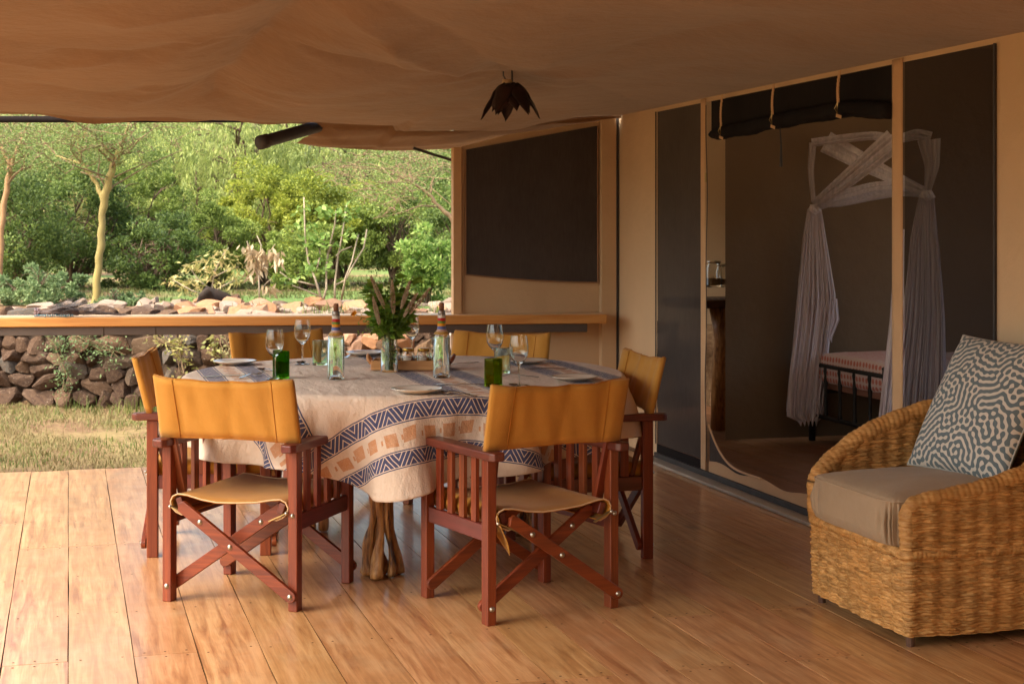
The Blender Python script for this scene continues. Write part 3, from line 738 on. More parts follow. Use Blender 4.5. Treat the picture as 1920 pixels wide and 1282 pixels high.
# ============================================================ TABLE
TX, TY, TR = 1.40, 6.55, .945
table = thing('dining_table', 'large round table standing on gnarled tree root legs, covered by a patterned cloth', 'table', (TX, TY, 0))
MB().lathe([(.0001, .712), (TR-.02, .712), (TR-.005, .72), (TR, .732), (TR-.005, .744), (TR-.02, .748), (.0001, .748)], 72).build('tabletop', M['rail'], table, smooth=True)
rootm, t_, o_ = nodes('root_wood')
v_ = N(t_, 'ShaderNodeTexCoord').outputs['Object']
g_ = noise_(t_, scalev(t_, v_, (1, 1, .14)), 45, 6, .65, 1.0)
c_ = ramp(t_, g_, [(.3, (.12, .04, .012)), (.48, (.40, .18, .05)), (.68, (.62, .33, .12))])
hol = ramp(t_, noise_(t_, scalev(t_, v_, (1, 1, .35)), 14, 3, .6), [(.33, (0, 0, 0)), (.42, (1, 1, 1))])
bsdf(t_, o_, mixc(t_, hol, (.05, .02, .01), c_), .5, g_, .5, .008, spec=.4, coat=.15)
def root_leg(cx, cy, seed, parent, n=4, spread=.055):
    r = random.Random(seed); b = MB()
    for k in range(n):
        a0 = 2*math.pi*k/n + r.uniform(-.3, .3); tw = r.uniform(-1.9, 1.9); s0 = spread*r.uniform(.8, 1.15); top = r.uniform(.05, .12)
        pts = []; rad = []; m = 30
        for i in range(m+1):
            t = i/m; z = .712*t; a = a0+tw*t+.35*math.sin(t*5+k)
            rr = s0*(1-.45*math.sin(math.pi*min(1, t*1.2)))+top*max(0, t-.55)*1.6
            pts.append((cx+rr*math.cos(a)+.006*math.sin(t*17+k*2), cy+rr*math.sin(a)+.006*math.cos(t*13+k), z))
            rad.append((.030+.010*math.sin(t*6.1+k*1.7)+.004*math.sin(t*23+k)+.012*max(0, .12-t)/.12)*(1.0 if k % 2 else .8)*.66)
        b.tube(pts, rad, 12)
    v2 = []
    for p in b.v:
        h = mnoise.noise(Vector((p.x*38, p.y*38, p.z*7)))*.012 + mnoise.noise(Vector((p.x*90, p.y*90, p.z*18)))*.004
        d = Vector((p.x-cx, p.y-cy, 0)); d = d.normalized() if d.length > 1e-6 else d
        v2.append(p+d*h if p.z < .70 else p)
    b.v = v2
    o = b.build('leg', rootm, parent, smooth=True); o.modifiers.new('s', 'SUBSURF').render_levels = 1
    return o
l0 = G(719, 1083, 0)
root_leg(l0.x-TX, l0.y-TY+.03, 5, table, 7, .070); root_leg(.58, .10, 9, table); root_leg(-.34, .45, 13, table)

# ------------------------------------------------------------ tablecloth, draped by a small cloth solver
NS, NR = 240, 19
th = np.arange(NS)/NS*2*math.pi
Rin = TR-.02; Rb = TR+.006
hemr = 1.20 + .02*np.sin(3*th+.4) + .015*np.sin(5*th+2)
hemr += .10*np.exp(-((((th-(-1.86)) % (2*math.pi)+math.pi) % (2*math.pi)-math.pi)/.22)**2)
ring = np.linspace(0, 1, NR)
rho = Rin + (hemr[:, None]-Rin)*ring[None]
rx, ry = rho*np.cos(th)[:, None], rho*np.sin(th)[:, None]
Z0 = .7545
pos = np.stack([rx, ry, np.full_like(rx, Z0)], -1)
rest = pos.copy()
rg = np.random.default_rng(23)
nfold = .5+.5*np.sin(th*8+1.9*np.sin(th*2+.9))
out = np.clip(rho-Rb, 0, None)
sh = np.clip((hemr[:, None]-Rin)*(ring[None]**1.0), 0, None)
fd = .93*nfold[:, None]**1.3
rn = Rb + out*fd; use = out > 0
pos[..., 0] = np.where(use, rn*np.cos(th)[:, None], pos[..., 0]); pos[..., 1] = np.where(use, rn*np.sin(th)[:, None], pos[..., 1])
pos[..., 2] -= out*np.sqrt(1-fd**2)
pos[..., 2] += rg.normal(0, .0015, rx.shape)*(out > 0)
vel = np.zeros_like(pos)
pinned = np.zeros(rx.shape, bool); pinned[:, 0:2] = True
W_ = np.where(pinned, 0., 1.)[..., None]
def solve(Pp, sa, sb, k, sA, sB, mn=0):
    a = Pp[sA]; b = Pp[sB]; wa = W_[sA]; wb = W_[sB]
    d = a-b; ln = np.linalg.norm(d, axis=-1, keepdims=True)+1e-9
    rl_ = np.linalg.norm(rest[sA]-rest[sB], axis=-1, keepdims=True)
    if mn: k = np.where(ln < rl_*mn, k, 0.0); rl_ = rl_*mn
    c = k*(ln-rl_)/ln/np.maximum(wa+wb, 1e-6)*d
    Pp[sA] = a-wa*c; Pp[sB] = b+wb*c
idx = np.arange(NS)
cons = []
for par in (0, 1):
    js = np.arange(par, NR-1, 2); cons.append(((idx[:, None], js[None]), (idx[:, None], js[None]+1), 1.0))
for par in (0, 1):
    ii = np.arange(par, NS, 2); jj = np.arange(NR); cons.append(((ii[:, None], jj[None]), ((ii[:, None]+1) % NS, jj[None]), 1.0))
for pi in (0, 1):
    for dj in (1, -1):
        ii = np.arange(pi, NS, 2); jj = np.arange(0, NR-1) if dj == 1 else np.arange(1, NR)
        for pj in (0, 1):
            j2 = jj[pj::2]; cons.append(((ii[:, None], j2[None]), ((ii[:, None]+1) % NS, j2[None]+dj), .5))
for st, kk in ((2, .9), (4, .9), (8, .6)):
    for off in range(st):
        ii = np.arange(off, NS, 2*st) if NS % (2*st) == 0 else None
        if ii is None: continue
        cons.append(((ii[:, None], np.arange(NR)[None]), ((ii[:, None]+st) % NS, np.arange(NR)[None]), kk, {2: .985, 4: .95, 8: .84}[st]))
        ii = ii+st; cons.append(((ii[:, None] % NS, np.arange(NR)[None]), ((ii[:, None]+st) % NS, np.arange(NR)[None]), kk, {2: .985, 4: .95, 8: .84}[st]))
for off in range(2):
    jj = np.arange(off, NR-2, 4); cons.append(((idx[:, None], jj[None]), (idx[:, None], jj[None]+2), .25))
    jj = np.arange(off+2, NR-2, 4)
    if len(jj): cons.append(((idx[:, None], jj[None]), (idx[:, None], jj[None]+2), .25))
dt = 1/60
for step in range(170):
    vel[..., 2] -= 9.8*dt; vel *= .94
    if step < 60: vel += rg.normal(0, .02, vel.shape)*W_
    new = pos + vel*dt*W_
    for it in range(9):
        for cn in cons: solve(new, 0, 0, cn[2], cn[0], cn[1], cn[3] if len(cn) > 3 else 0)
        r_ = np.hypot(new[..., 0], new[..., 1]); z_ = new[..., 2]
        m_ = (r_ < Rb) & (z_ < Z0-.001) & (z_ > Z0-.07)   # rim
        ox = np.where(m_, Rb/np.maximum(r_, 1e-6), 1.0); new[..., 0] *= ox; new[..., 1] *= ox
        m_ = (r_ < Rb) & (z_ < Z0) & (z_ >= Z0-.02); new[..., 2] = np.where(m_ & (r_ < Rb-.02), Z0, new[..., 2])
        lim = .84*Rb; m_ = (r_ < lim); ox = np.where(m_, lim/np.maximum(r_, 1e-6), 1.0); new[..., 0] *= ox; new[..., 1] *= ox
    new = np.where(pinned[..., None], pos, new)
    vel = (new-pos)/dt; pos = new
print('cloth hem z', pos[:, -1, 2].min(), pos[:, -1, 2].mean())
# inner disc rings
inner = np.linspace(0.0001, Rin, 34)[:-1]
ir = inner[None, :, None]*np.stack([np.cos(th), np.sin(th)], -1)[:, None, :]
wr = np.zeros((NS, len(inner)))
for i in range(NS):
    for j in range(len(inner)):
        x, y = ir[i, j]; f = min(1, (Rin-inner[j])/.12)
        n1 = mnoise.noise(Vector((x*6+y*3.2, y*1.1, 2)))
        wr[i, j] = f*(.0028*abs(n1)*2 + .0012*mnoise.noise(Vector((x*14, y*9, 4))))
flat = np.concatenate([ir, (Z0+wr)[..., None]], -1)
full = np.concatenate([flat, pos], 1); fr = np.concatenate([np.concatenate([ir, np.zeros((NS, len(inner), 1))], -1), rest], 1)
cm, t, o = nodes('printed_cloth')
sA_ = N(t, 'ShaderNodeAttribute', attribute_name='s').outputs['Fac']; tA_ = N(t, 'ShaderNodeAttribute', attribute_name='t').outputs['Fac']
ob = N(t, 'ShaderNodeTexCoord').outputs['Object']
wob = mth(t, 'MULTIPLY', mth(t, 'SUBTRACT', noise_(t, ob, 16, 2), .5), .006)
s_ = mth(t, 'ADD', sA_, wob); q_ = mth(t, 'ADD', tA_, wob)
def inb(x, lo, hi): return mth(t, 'MULTIPLY', mth(t, 'GREATER_THAN', x, lo), mth(t, 'LESS_THAN', x, hi))
def gt(a, b): return mth(t, 'GREATER_THAN', a, b)
def lt(a, b): return mth(t, 'LESS_THAN', a, b)
def bandset(a, b, bands, flip=False):
    """a runs across the band, b along it; returns (blue mask, orange mask)"""
    blue = None; orange = None
    for kind, lo, hi in bands:
        w_ = hi-lo; m_ = inb(a, lo, hi); x = mth(t, 'DIVIDE', mth(t, 'SUBTRACT', a, lo), w_)
        if kind == 'b':
            per = .108
            tri = mth(t, 'ABSOLUTE', mth(t, 'MULTIPLY_ADD', mth(t, 'FRACT', mth(t, 'DIVIDE', mth(t, 'ADD', b, 5.0+lo), per)), 2.0, -1.0))
            qv = mth(t, 'FRACT', mth(t, 'DIVIDE', mth(t, 'ADD', mth(t, 'SUBTRACT', x, mth(t, 'MULTIPLY', tri, 1.3)), 9.0), .43))
            line = lt(qv, .23)
            core = inb(x, .11, .89)
            edge = mth(t, 'ADD', lt(x, .06), gt(x, .94), clamp=True)
            ink = mth(t, 'ADD', edge, mth(t, 'MULTIPLY', core, mth(t, 'SUBTRACT', 1.0, line)), clamp=True)
            ink = mth(t, 'MULTIPLY', ink, m_)
            blue = ink if blue is None else mth(t, 'ADD', blue, ink, clamp=True)
        else:
            ph = mth(t, 'DIVIDE', mth(t, 'ADD', b, 5.0), .082)
            fx = mth(t, 'FRACT', ph); cell = mth(t, 'FLOOR', ph)
            sk = mth(t, 'MULTIPLY', mth(t, 'SINE', mth(t, 'MULTIPLY', cell, 2.3)), .12)
            fx2 = mth(t, 'ADD', fx, mth(t, 'MULTIPLY', sk, x))
            sq = mth(t, 'MULTIPLY', inb(fx2, .2, .80), inb(mth(t, 'ADD', x, mth(t, 'MULTIPLY', sk, fx)), .24, .76))
            tex = gt(noise_(t, ob, 260, 3), .40)
            dots = mth(t, 'MULTIPLY', inb(fx, .04, .13), inb(x, .42, .62))
            og = mth(t, 'MULTIPLY', mth(t, 'MULTIPLY', sq, mth(t, 'MULTIPLY_ADD', tex, .35, .6)), m_)
            og = mth(t, 'ADD', og, mth(t, 'MULTIPLY', dots, m_), clamp=True)
            orange = og if orange is None else mth(t, 'ADD', orange, og, clamp=True)
    return blue, orange
front = lt(q_, -.93); back = gt(q_, .93); mid = mth(t, 'SUBTRACT', 1.0, mth(t, 'ADD', front, back, clamp=True))
nq = mth(t, 'ABSOLUTE', q_)
b1, o1 = bandset(nq, s_, [('b', .945, 1.010), ('o', 1.010, 1.098), ('b', 1.098, 1.158)])
b2, o2 = bandset(s_, q_, [('b', -.86, -.77), ('o', -.77, -.675), ('b', -.675, -.585), ('b', -.05, .045), ('o', .045, .155), ('b', .155, .255), ('b', .54, .64), ('o', .64, .74), ('b', .74, .83)])
blue = mth(t, 'ADD', b1, mth(t, 'MULTIPLY', b2, mid), clamp=True); orange = mth(t, 'ADD', o1, mth(t, 'MULTIPLY', o2, mid), clamp=True)
inset = inb(mth(t, 'ABSOLUTE', s_), -1, .97)
blue = mth(t, 'MULTIPLY', blue, inset); orange = mth(t, 'MULTIPLY', orange, inset)
lin = mixc(t, noise_(t, ob, 5, 5, .6), (.72, .57, .46), (.80, .65, .53))
col = mixc(t, mth(t, 'MULTIPLY', orange, mth(t, 'MULTIPLY_ADD', noise_(t, ob, 30, 3), .5, .5)), lin, (.58, .21, .045))
ink = mixc(t, noise_(t, ob, 60, 4), (.020, .034, .125), (.055, .075, .20))
col = mixc(t, mth(t, 'MULTIPLY', blue, .94), col, ink)
th1 = noise_(t, scalev(t, ob, (1, 1, .15)), 380, 2); th2 = noise_(t, scalev(t, ob, (.15, 1, 1)), 380, 2)
hh = mth(t, 'ADD', mth(t, 'MULTIPLY', mth(t, 'ADD', th1, th2), .1), mth(t, 'MULTIPLY', noise_(t, scalev(t, ob, (1.6, .5, 1)), 12, 5, .65), 1.7))
pr = bsdf(t, o, col, .82, hh, .7, .012, spec=.2, sheen=.1)
tr = N(t, 'ShaderNodeBsdfTranslucent'); L(t, col, tr.inputs[0]); mx = N(t, 'ShaderNodeMixShader'); mx.inputs[0].default_value = .12
L(t, pr.outputs[0], mx.inputs[1]); L(t, tr.outputs[0], mx.inputs[2]); L(t, mx.outputs[0], o.inputs[0])
cl = gridmesh('tablecloth', full, cm, None, wrap=True, attr={'s': fr[..., 0], 't': fr[..., 1]})
cl.location = (TX, TY, 0); tag(cl, 'cream tablecloth with navy zigzag borders and orange block prints, draped over the round table', 'tablecloth')
cl.modifiers.new('s', 'SUBSURF').render_levels = 1
sm = cl.modifiers.new('t', 'SOLIDIFY'); sm.thickness = .0016
ZC = Z0+.0045

# ------------------------------------------------------------ tableware
clear = glassmat('clear_glass', (.985, .992, .985)); aqua = glassmat('aqua_glass', (.92, .985, .96)); green1 = glassmat('green_glass', (.34, .60, .14)); green2 = glassmat('olive_glass', (.58, .64, .16))
def at(px, py, z=ZC): q = G(px, py, z); return (q.x, q.y, z)
def wineglass(px, py, lab, s=1.0, rz=0):
    t = thing('wine_glass', lab, 'wine glass', at(px, py), rz, 'wine glasses on the table')
    base = [(.0001, 0), (.034, 0), (.0345, .001), (.030, .0025), (.012, .006), (.0045, .014), (.0035, .03), (.0035, .075), (.0045, .088)]
    bowl = [(.0001, .094), (.014, .099), (.026, .110), (.034, .126), (.0375, .145), (.037, .165), (.034, .185), (.0305, .205)]
    innr = [(.0297, .205), (.0331, .185), (.0361, .165), (.0366, .145), (.0331, .127), (.025, .1125), (.013, .102), (.0001, .0975)]
    MB().lathe([(r*s, z*s) for r, z in base+[(.0001, .0885)]], 28).build('stem', clear, t, smooth=True)
    MB().lathe([(r*s, z*s) for r, z in [(.0001, .0886), (.0046, .0886)]+bowl[1:]+innr], 32).build('bowl', clear, t, smooth=True)
    return t
wineglass(515, 711, 'wine glass nearest the left front chair, beside the dark green tumbler')
wineglass(567, 683, 'wine glass in front of the far left chair, left of the pale tumbler')
wineglass(928, 697, 'wine glass behind the olive green tumbler on the right half of the table')
wineglass(973, 728, 'wine glass at the right front, just right of the olive green tumbler')
wineglass(772, 672, 'wine glass half hidden behind the flower jar and the condiment jars')
def tumbler(px, py, mat, r, h, lab, inverted=True):
    t = thing('tumbler', lab, 'tumbler', at(px, py), 0, 'recycled glass tumblers')
    pr = [(.0001, 0), (r*.96, 0), (r, .004), (r*1.0, h-.003), (r*.985, h), (r*.93, h-.002), (r*.93, .012), (r*.8, .009), (.0001, .009)]
    MB().lathe(pr, 36).build('glass_wall', mat, t, smooth=True); return t
tumbler(527, 709, green1, .0345, .112, 'deep green tumbler behind the nearest left wine glass')
tumbler(925, 724, green2, .0355, .108, 'olive green tumbler in front of the right hand bottle')
tumbler(600, 684, aqua, .034, .112, 'pale clear tumbler with aqua rim left of the left bottle')
tumbler(942, 699, aqua, .034, .108, 'pale clear tumbler between the two right hand wine glasses')
tumbler(818, 672, clear, .030, .10, 'clear tumbler behind the condiment jars')
beadcols = [((.75, .70, .62), .012), ((.55, .02, .02), .013), ((.16, .32, .05), .010), ((.80, .33, .01), .016), ((.12, .16, .42), .014), ((.7, .66, .6), .004), ((.5, .03, .02), .004), ((.7, .6, .5), .003)]
bmats = {}
def bead(c):
    if c not in bmats: bmats[c] = pm('bead_%d' % len(bmats), c, tuple(k*.8 for k in c), .35, scale=200, bump=.4, bscale=300, coat=.3)
    return bmats[c]
def bottle(px, py, lab):
    t = thing('water_bottle', lab, 'bottle', at(px, py), 0, 'beaded bottles')
    r = .0345
    outp = [(.0001, .018), (.012, .016), (.022, .008), (r*.86, 0), (r*.97, .002), (r, .008), (r, .165), (r*.95, .176), (.026, .186), (.017, .196), (.0145, .210), (.013, .255), (.0135, .262)]
    inn = [(.0105, .262), (.0100, .210), (.013, .198), (.022, .188), (r-.004, .174), (r-.004, .012), (.020, .016), (.0001, .024)]
    MB().lathe(outp+inn, 40).build('glass_body', aqua if 0 else glassmat('bottle_glass', (.985, .995, .99)), t, smooth=True)
    z = .190; prof_r = lambda zz: float(np.interp(zz, [.176, .186, .196, .21, .255], [.0335, .0268, .018, .0156, .0142]))
    # bead collar: gold shoulder, then stripes up the neck, bead rows as small rings
    seq = [((.55, .30, .06), 4), ((.7, .6, .5), 1), ((.5, .03, .02), 1), ((.72, .68, .6), 1), ((.12, .16, .42), 4), ((.80, .33, .01), 4), ((.16, .32, .05), 3), ((.55, .02, .02), 4), ((.75, .70, .62), 4)]
    zz = .180; rows = .0031
    for c, n in seq:
        b = MB()
        for k in range(n):
            rr = prof_r(zz)+.0005; h = rows
            b.lathe([(rr, zz), (rr+.0018, zz+h*.25), (rr+.0018, zz+h*.75), (rr, zz+h)], 22); zz += h
        b.build('bead_band', bead(c), t, smooth=True)
    MB().lathe([(.0145, zz), (.0155, zz+.002), (.0150, zz+.018), (.0125, zz+.020)], 22).build('neck_ring', pm('pewter', (.30, .26, .23), (.2, .17, .15), .4, metal=.7, bump=.1), t, smooth=True)
    MB().lathe([(.0001, zz+.015), (.0105, zz+.016), (.0108, zz+.04), (.0098, zz+.050), (.0001, zz+.051)], 18).build('cork', pm('cork', (.26, .11, .055), (.16, .06, .03), .7, scale=120, bump=.3), t, smooth=True)
bottle(630, 711, 'clear glass bottle with beaded neck standing alone left of the flower jar')
bottle(828, 708, 'clear glass bottle with beaded neck in front of the right end of the wooden tray')
# tray with condiment jars
ty = G(777, 694, ZC)
tray = thing('wooden_tray', 'small pale wooden tray with rounded handles holding condiment jars', 'tray', (ty.x, ty.y+.07, ZC), -TH)
tw = M['traywood'] = wood('tray_wood', (.62, .32, .14), (.52, .24, .09), (.4, .17, .06), 'X', rough=.5)
MB().box((0, 0, .006), (.335, .15, .010)).build('base', tw, tray, bevel=.002)
for s in (-1, 1): MB().box((0, s*.0745, .022), (.335, .008, .042)).build('side', tw, tray, bevel=.002)
for s in (-1, 1):
    MB().box((s*.166, 0, .022), (.010, .1405, .042)).build('end', tw, tray, bevel=.002)
    MB().tube([(s*.172, -.05, .028), (s*.185, -.045, .045), (s*.190, 0, .060), (s*.185, .045, .045), (s*.172, .05, .028)], .008, 8).build('handle', M['mahogX'] if s > 0 else tw, tray, smooth=True)
jl = [(-.075, .0, (.20, .045, .01), 'small condiment jar of dark red relish, leftmost on the tray'), (-.012, .0, (.26, .05, .008), 'small condiment jar of red chutney with white label, second on the tray'),
      (.055, .005, (.55, .27, .01), 'small condiment jar of yellow mustard behind the bottle base'), (.118, .0, (.62, .36, .03), 'small condiment jar of yellow relish, rightmost on the tray')]
goldlid = pm('gold_lid', (.62, .36, .08), (.5, .28, .05), .3, metal=.8, bump=.05)
for jx, jy, c, lab in jl:
    p = Vector((jx*CT+jy*ST, -jx*ST+jy*CT, 0))
    j = thing('condiment_jar', lab, 'jar', (tray.location.x+p.x, tray.location.y+p.y, ZC+.011), 0, 'condiment jars on the tray')
    MB().lathe([(.0001, 0), (.027, 0), (.029, .004), (.029, .056), (.024, .066), (.024, .070), (.0225, .070), (.0225, .065), (.0275, .055), (.0275, .005), (.0001, .004)], 26).build('glass_wall', clear, j, smooth=True)
    MB().lathe([(.0001, .0045), (.0268, .006), (.0268, .042), (.0001, .043)], 22).build('contents', pm('relish', c, tuple(k*.6 for k in c), .4, scale=150, bump=.5, bscale=200), j, smooth=True)
    MB().lathe([(.0001, .080), (.024, .080), (.0258, .078), (.0258, .067), (.0245, .066)], 26).build('lid', goldlid, j, smooth=True)
    lb = MB(); n = 8
    for k in range(n):
        a0 = R(-150)+k*R(9); a1 = a0+R(9)
        lb.add([(.0294*math.cos(a0), .0294*math.sin(a0), .012), (.0294*math.cos(a1), .0294*math.sin(a1), .012), (.0294*math.cos(a1), .0294*math.sin(a1), .042), (.0294*math.cos(a0), .0294*math.sin(a0), .042)], [[0, 1, 2, 3]])
    lb.build('paper_label', pm('label_paper', (.7, .64, .55), (.62, .56, .48), .8), j, smooth=True)
# plates
china = pm('white_china', (.72, .66, .58), (.68, .62, .54), .22, bump=.02, coat=.4)
pl_prof = [(.0001, .0), (.055, .0), (.06, .002), (.075, .006), (.098, .014), (.104, .017), (.103, .019), (.096, .0165), (.072, .009), (.058, .005), (.0001, .004)]
for px, py, lab in [(440, 683, 'small white plate at the left end of the table on the navy stripe'), (686, 666, 'small white plate at the far side left of the flower jar'), (782, 736, 'small white plate at the near edge of the table, above the orange prints'),
                    (1078, 713, 'small white plate at the right end of the table'), (988, 681, 'small white plate behind the right hand wine glasses')]:
    t = MB().lathe([(r*(.95), z) for r, z in pl_prof], 44).build('plate', china, None, smooth=True); t.location = at(px, py); tag(t, lab, 'plate', 'white plates on the table')
cut = pm('cutlery_steel', (.42, .38, .34), (.3, .26, .22), .22, metal=1, bump=.02)
def cutlery(kind, px, py, ang, lab):
    b = MB()
    L_ = .19; hz = .004
    def strip(pts, thick=.0022):
        n = len(pts); v = []
        for x, wv, z in pts: v += [(x, -wv, z), (x, wv, z), (x, wv, z+thick), (x, -wv, z+thick)]
        f = [[0, 1, 2, 3][::-1]]
        for i in range(n-1):
            for k in range(4): f.append([4*i+k, 4*i+(k+1) % 4, 4*(i+1)+(k+1) % 4, 4*(i+1)+k])
        f.append([4*n-4, 4*n-3, 4*n-2, 4*n-1]); b.add(v, f)
    if kind == 'knife': strip([(-.10, .004, .002), (-.09, .008, .002), (-.02, .006, .004), (0, .0055, .004), (.01, .008, .003), (.07, .009, .002), (.095, .005, .002), (.102, .001, .002)])
    else:
        strip([(-.10, .004, .003), (-.095, .009, .003), (-.05, .0065, .006), (0, .003, .011), (.035, .003, .009), (.045, .006, .006), (.05, .010, .004)] if kind == 'fork' else [(-.10, .004, .003), (-.095, .009, .003), (-.05, .0065, .006), (0, .003, .011), (.035, .003, .009), (.046, .005, .006)])
        if kind == 'fork':
            for k in range(4):
                y = -.0088+k*.00587
                n0 = len(b.v); b.bar((.048, y, .005), (.072, y, .0035), .0026, .002); b.bar((.072, y, .0035), (.098, y*.95, .010), .0022, .0018)
        else:
            v = []; nn = 14
            for i in range(6):
                rr = i/5
                for k in range(nn):
                    a = 2*math.pi*k/nn; v.append((.070+.028*rr*math.cos(a), .0185*rr*math.sin(a), .0015+.009*rr*rr))
            f = [[i*nn+k, i*nn+(k+1) % nn, (i+1)*nn+(k+1) % nn, (i+1)*nn+k] for i in range(5) for k in range(nn)]
            b.add(v, f); b.add([(p[0], p[1], p[2]-.0012) for p in v], [q[::-1] for q in f])
    o = b.build(kind, cut, None, smooth=(kind == 'spoon')); q = at(px, py); o.location = (q[0], q[1], ZC); o.rotation_euler = (0, 0, ang)
    tag(o, lab, kind, 'cutlery on the cloth'); return o
for k, px, py, a, lab in [('fork', 842, 738, 2.2, 'fork just right of the near plate, its tines toward the tray'), ('fork', 858, 741, 2.1, 'second fork to the right of the near plate'), ('knife', 862, 722, 2.9, 'knife lying above the near plate, in front of the right bottle'),
                          ('spoon', 504, 697, 1.9, 'spoon behind the nearest left wine glass'), ('knife', 424, 706, .2, 'knife beside the left end plate'), ('fork', 470, 706, 1.0, 'fork by the right rim of the left end plate'),
                          ('spoon', 545, 684, .7, 'small spoon in front of the far left chair'), ('fork', 656, 669, 1.2, 'fork just left of the far plate'), ('spoon', 985, 727, 1.95, 'spoon right of the front right wine glass'),
                          ('knife', 1006, 733, 2.3, 'knife beside the front right spoon'), ('fork', 968, 707, 2.5, 'fork behind the front right wine glass'), ('knife', 868, 682, .5, 'knife lying right of the tray handle'), ('knife', 1022, 692, 2.9, 'knife in front of the plate behind the wine glasses')]:
    cutlery(k, px, py, a, lab)

# ------------------------------------------------------------ flowers in a jar
def leafcloud(name, mat, parent, pos, dirs, length, width, fold=.0, seed=0, up=None, kind=None, droop=0.0):
    """pointed leaves: 2 quads folded on the midrib; pos (n,3), dirs (n,3) along the leaf"""
    rg_ = np.random.default_rng(seed); n = len(pos); pos = np.asarray(pos); d = np.asarray(dirs, float); d /= np.linalg.norm(d, axis=1, keepdims=True)+1e-9
    r_ = rg_.normal(size=(n, 3)); r_[:, 2] *= .6
    if up is not None: r_ = np.cross(d, np.tile(up, (n, 1)))+.35*r_
    s = r_-d*(r_*d).sum(1, keepdims=True); s /= np.linalg.norm(s, axis=1, keepdims=True)+1e-9; nn = np.cross(d, s)
    ln = (length*rg_.uniform(.65, 1.25, n))[:, None]; wd = (width*rg_.uniform(.7, 1.2, n))[:, None]
    p0 = pos; p1 = pos+d*ln*.45+s*wd*.5+nn*wd*fold; p2 = pos+d*ln-np.array([0, 0, 1])*droop*ln; p3 = pos+d*ln*.45-s*wd*.5+nn*wd*fold
    V = np.stack([p0, p1, p2, p3], 1).reshape(-1, 3)
    if fold:
        i = np.arange(n)[:, None]*4; Q = np.concatenate([i+np.array([[0, 1, 2]]), i+np.array([[0, 2, 3]])], 0)
        o = npmesh(name, V, Q, mat, parent, k=3)
    else:
        o = npmesh(name, V, np.arange(4*n).reshape(n, 4), mat, parent)
    if kind: o['kind'] = kind
    return o
M['bq'] = leafmat('bouquet_leaf', [(.1, (.045, .11, .015)), (.5, (.13, .25, .03)), (.95, (.30, .44, .07))], .4, .4)
M['stemg'] = pm('green_stem', (.10, .16, .04), (.16, .2, .06), .6)
M['grassp'] = pm('grass_plume', (.55, .42, .30), (.42, .30, .2), .9, scale=60)
vp = at(730, 697)
vase = thing('flower_jar', 'glass jar of water holding leafy green stems, seed grasses and an orange flower', 'vase', vp)
r = .037
MB().lathe([(.0001, 0), (r*.9, 0), (r, .006), (r, .118), (r*.93, .130), (r*.93, .150), (r*.86, .150), (r*.86, .128), (r*.93, .116), (r*.93, .008), (.0001, .007)], 36).build('glass_wall', clear, vase, smooth=True)
rv = random.Random(4); b = MB(); g2 = MB(); tips = []
lp = []; ld = []
for k in range(42):
    a = rv.uniform(0, 6.28); l = rv.uniform(.20, .34); sp = rv.uniform(.02, .125); b0 = (rv.uniform(-.018, .018), rv.uniform(-.018, .018), .012)
    p3 = Vector((sp*math.cos(a), sp*math.sin(a)*.9, .08+l)); mid = Vector((.018*math.cos(a), .018*math.sin(a), .135))
    pts = [Vector(b0).lerp(mid, t) for t in (0, .5, 1)]+[mid.lerp(p3, t)+Vector((0, 0, .02*math.sin(math.pi*t))) for t in (.25, .5, .75, 1)]
    b.tube(pts, .0016 if k % 3 else .0022, 5)
    for q in range(18):
        t = rv.uniform(.12, 1); p = mid.lerp(p3, t); aa = a+rv.uniform(-1.6, 1.6)
        lp.append(p+Vector((rv.uniform(-.012, .012), rv.uniform(-.012, .012), 0))); ld.append((math.cos(aa), math.sin(aa), rv.uniform(-.5, .75)))
b.build('stems', M['stemg'], vase)
leafcloud('foliage', M['bq'], vase, [tuple(p) for p in lp], ld, .052, .030, .15, 3)
lp = []; ld = []
for k in range(70): lp.append((rv.uniform(-.02, .02), rv.uniform(-.02, .02), rv.uniform(.03, .14))); ld.append((rv.uniform(-1, 1), rv.uniform(-1, 1), rv.uniform(-.3, 1)))
leafcloud('foliage', M['bq'], vase, lp, ld, .03, .014, .1, 5)
for px, py, px2, py2 in [(722, 580, 696, 520), (738, 590, 735, 528), (752, 580, 768, 530), (768, 590, 805, 542), (712, 610, 700, 560), (757, 595, 781, 552)]:
    p0 = P(px, py, 6.60)-Vector(vp); p1 = P(px2, py2, 6.58)-Vector(vp)
    MB().tube([(0, 0, .12), tuple(p0.lerp(Vector((0, 0, .12)), .5)), tuple(p0)], .0012, 5).build('grass_stem', M['stemg'], vase)
    n = 10; pts = [p0.lerp(p1, i/n)+Vector((.004*math.sin(i), 0, 0)) for i in range(n+1)]
    lp = []; ld = []; dv = (p1-p0).normalized()
    for i in range(700):
        t = rv.random(); rr = .0065*math.sin(math.pi*min(1, t*.9+.12)); a = rv.uniform(0, 6.28)
        lp.append(tuple(p0.lerp(p1, t)+Vector((rr*math.cos(a), rr*math.sin(a), 0)))); ld.append((dv.x+.5*math.cos(a), dv.y+.5*math.sin(a), dv.z))
    leafcloud('seed_plume', M['grassp'], vase, lp, ld, .012, .0022, 0, 7)
fp = P(663, 588, 6.62)-Vector(vp)
MB().tube([(0, 0, .12), (-.05, 0, .20), (-.09, 0, .225), tuple(fp)], .0013, 5).build('flower_stem', M['stemg'], vase)
lp = []; ld = []
for k in range(26): a = k*2.4; lp.append(tuple(fp)); ld.append((math.cos(a), -.35-.3*(k % 2), math.sin(a)))
leafcloud('petals', pm('orange_petal', (.75, .25, .01), (.8, .40, .02), .6), vase, lp, ld, .016, .009, .1, 2)
lp = []; ld = []
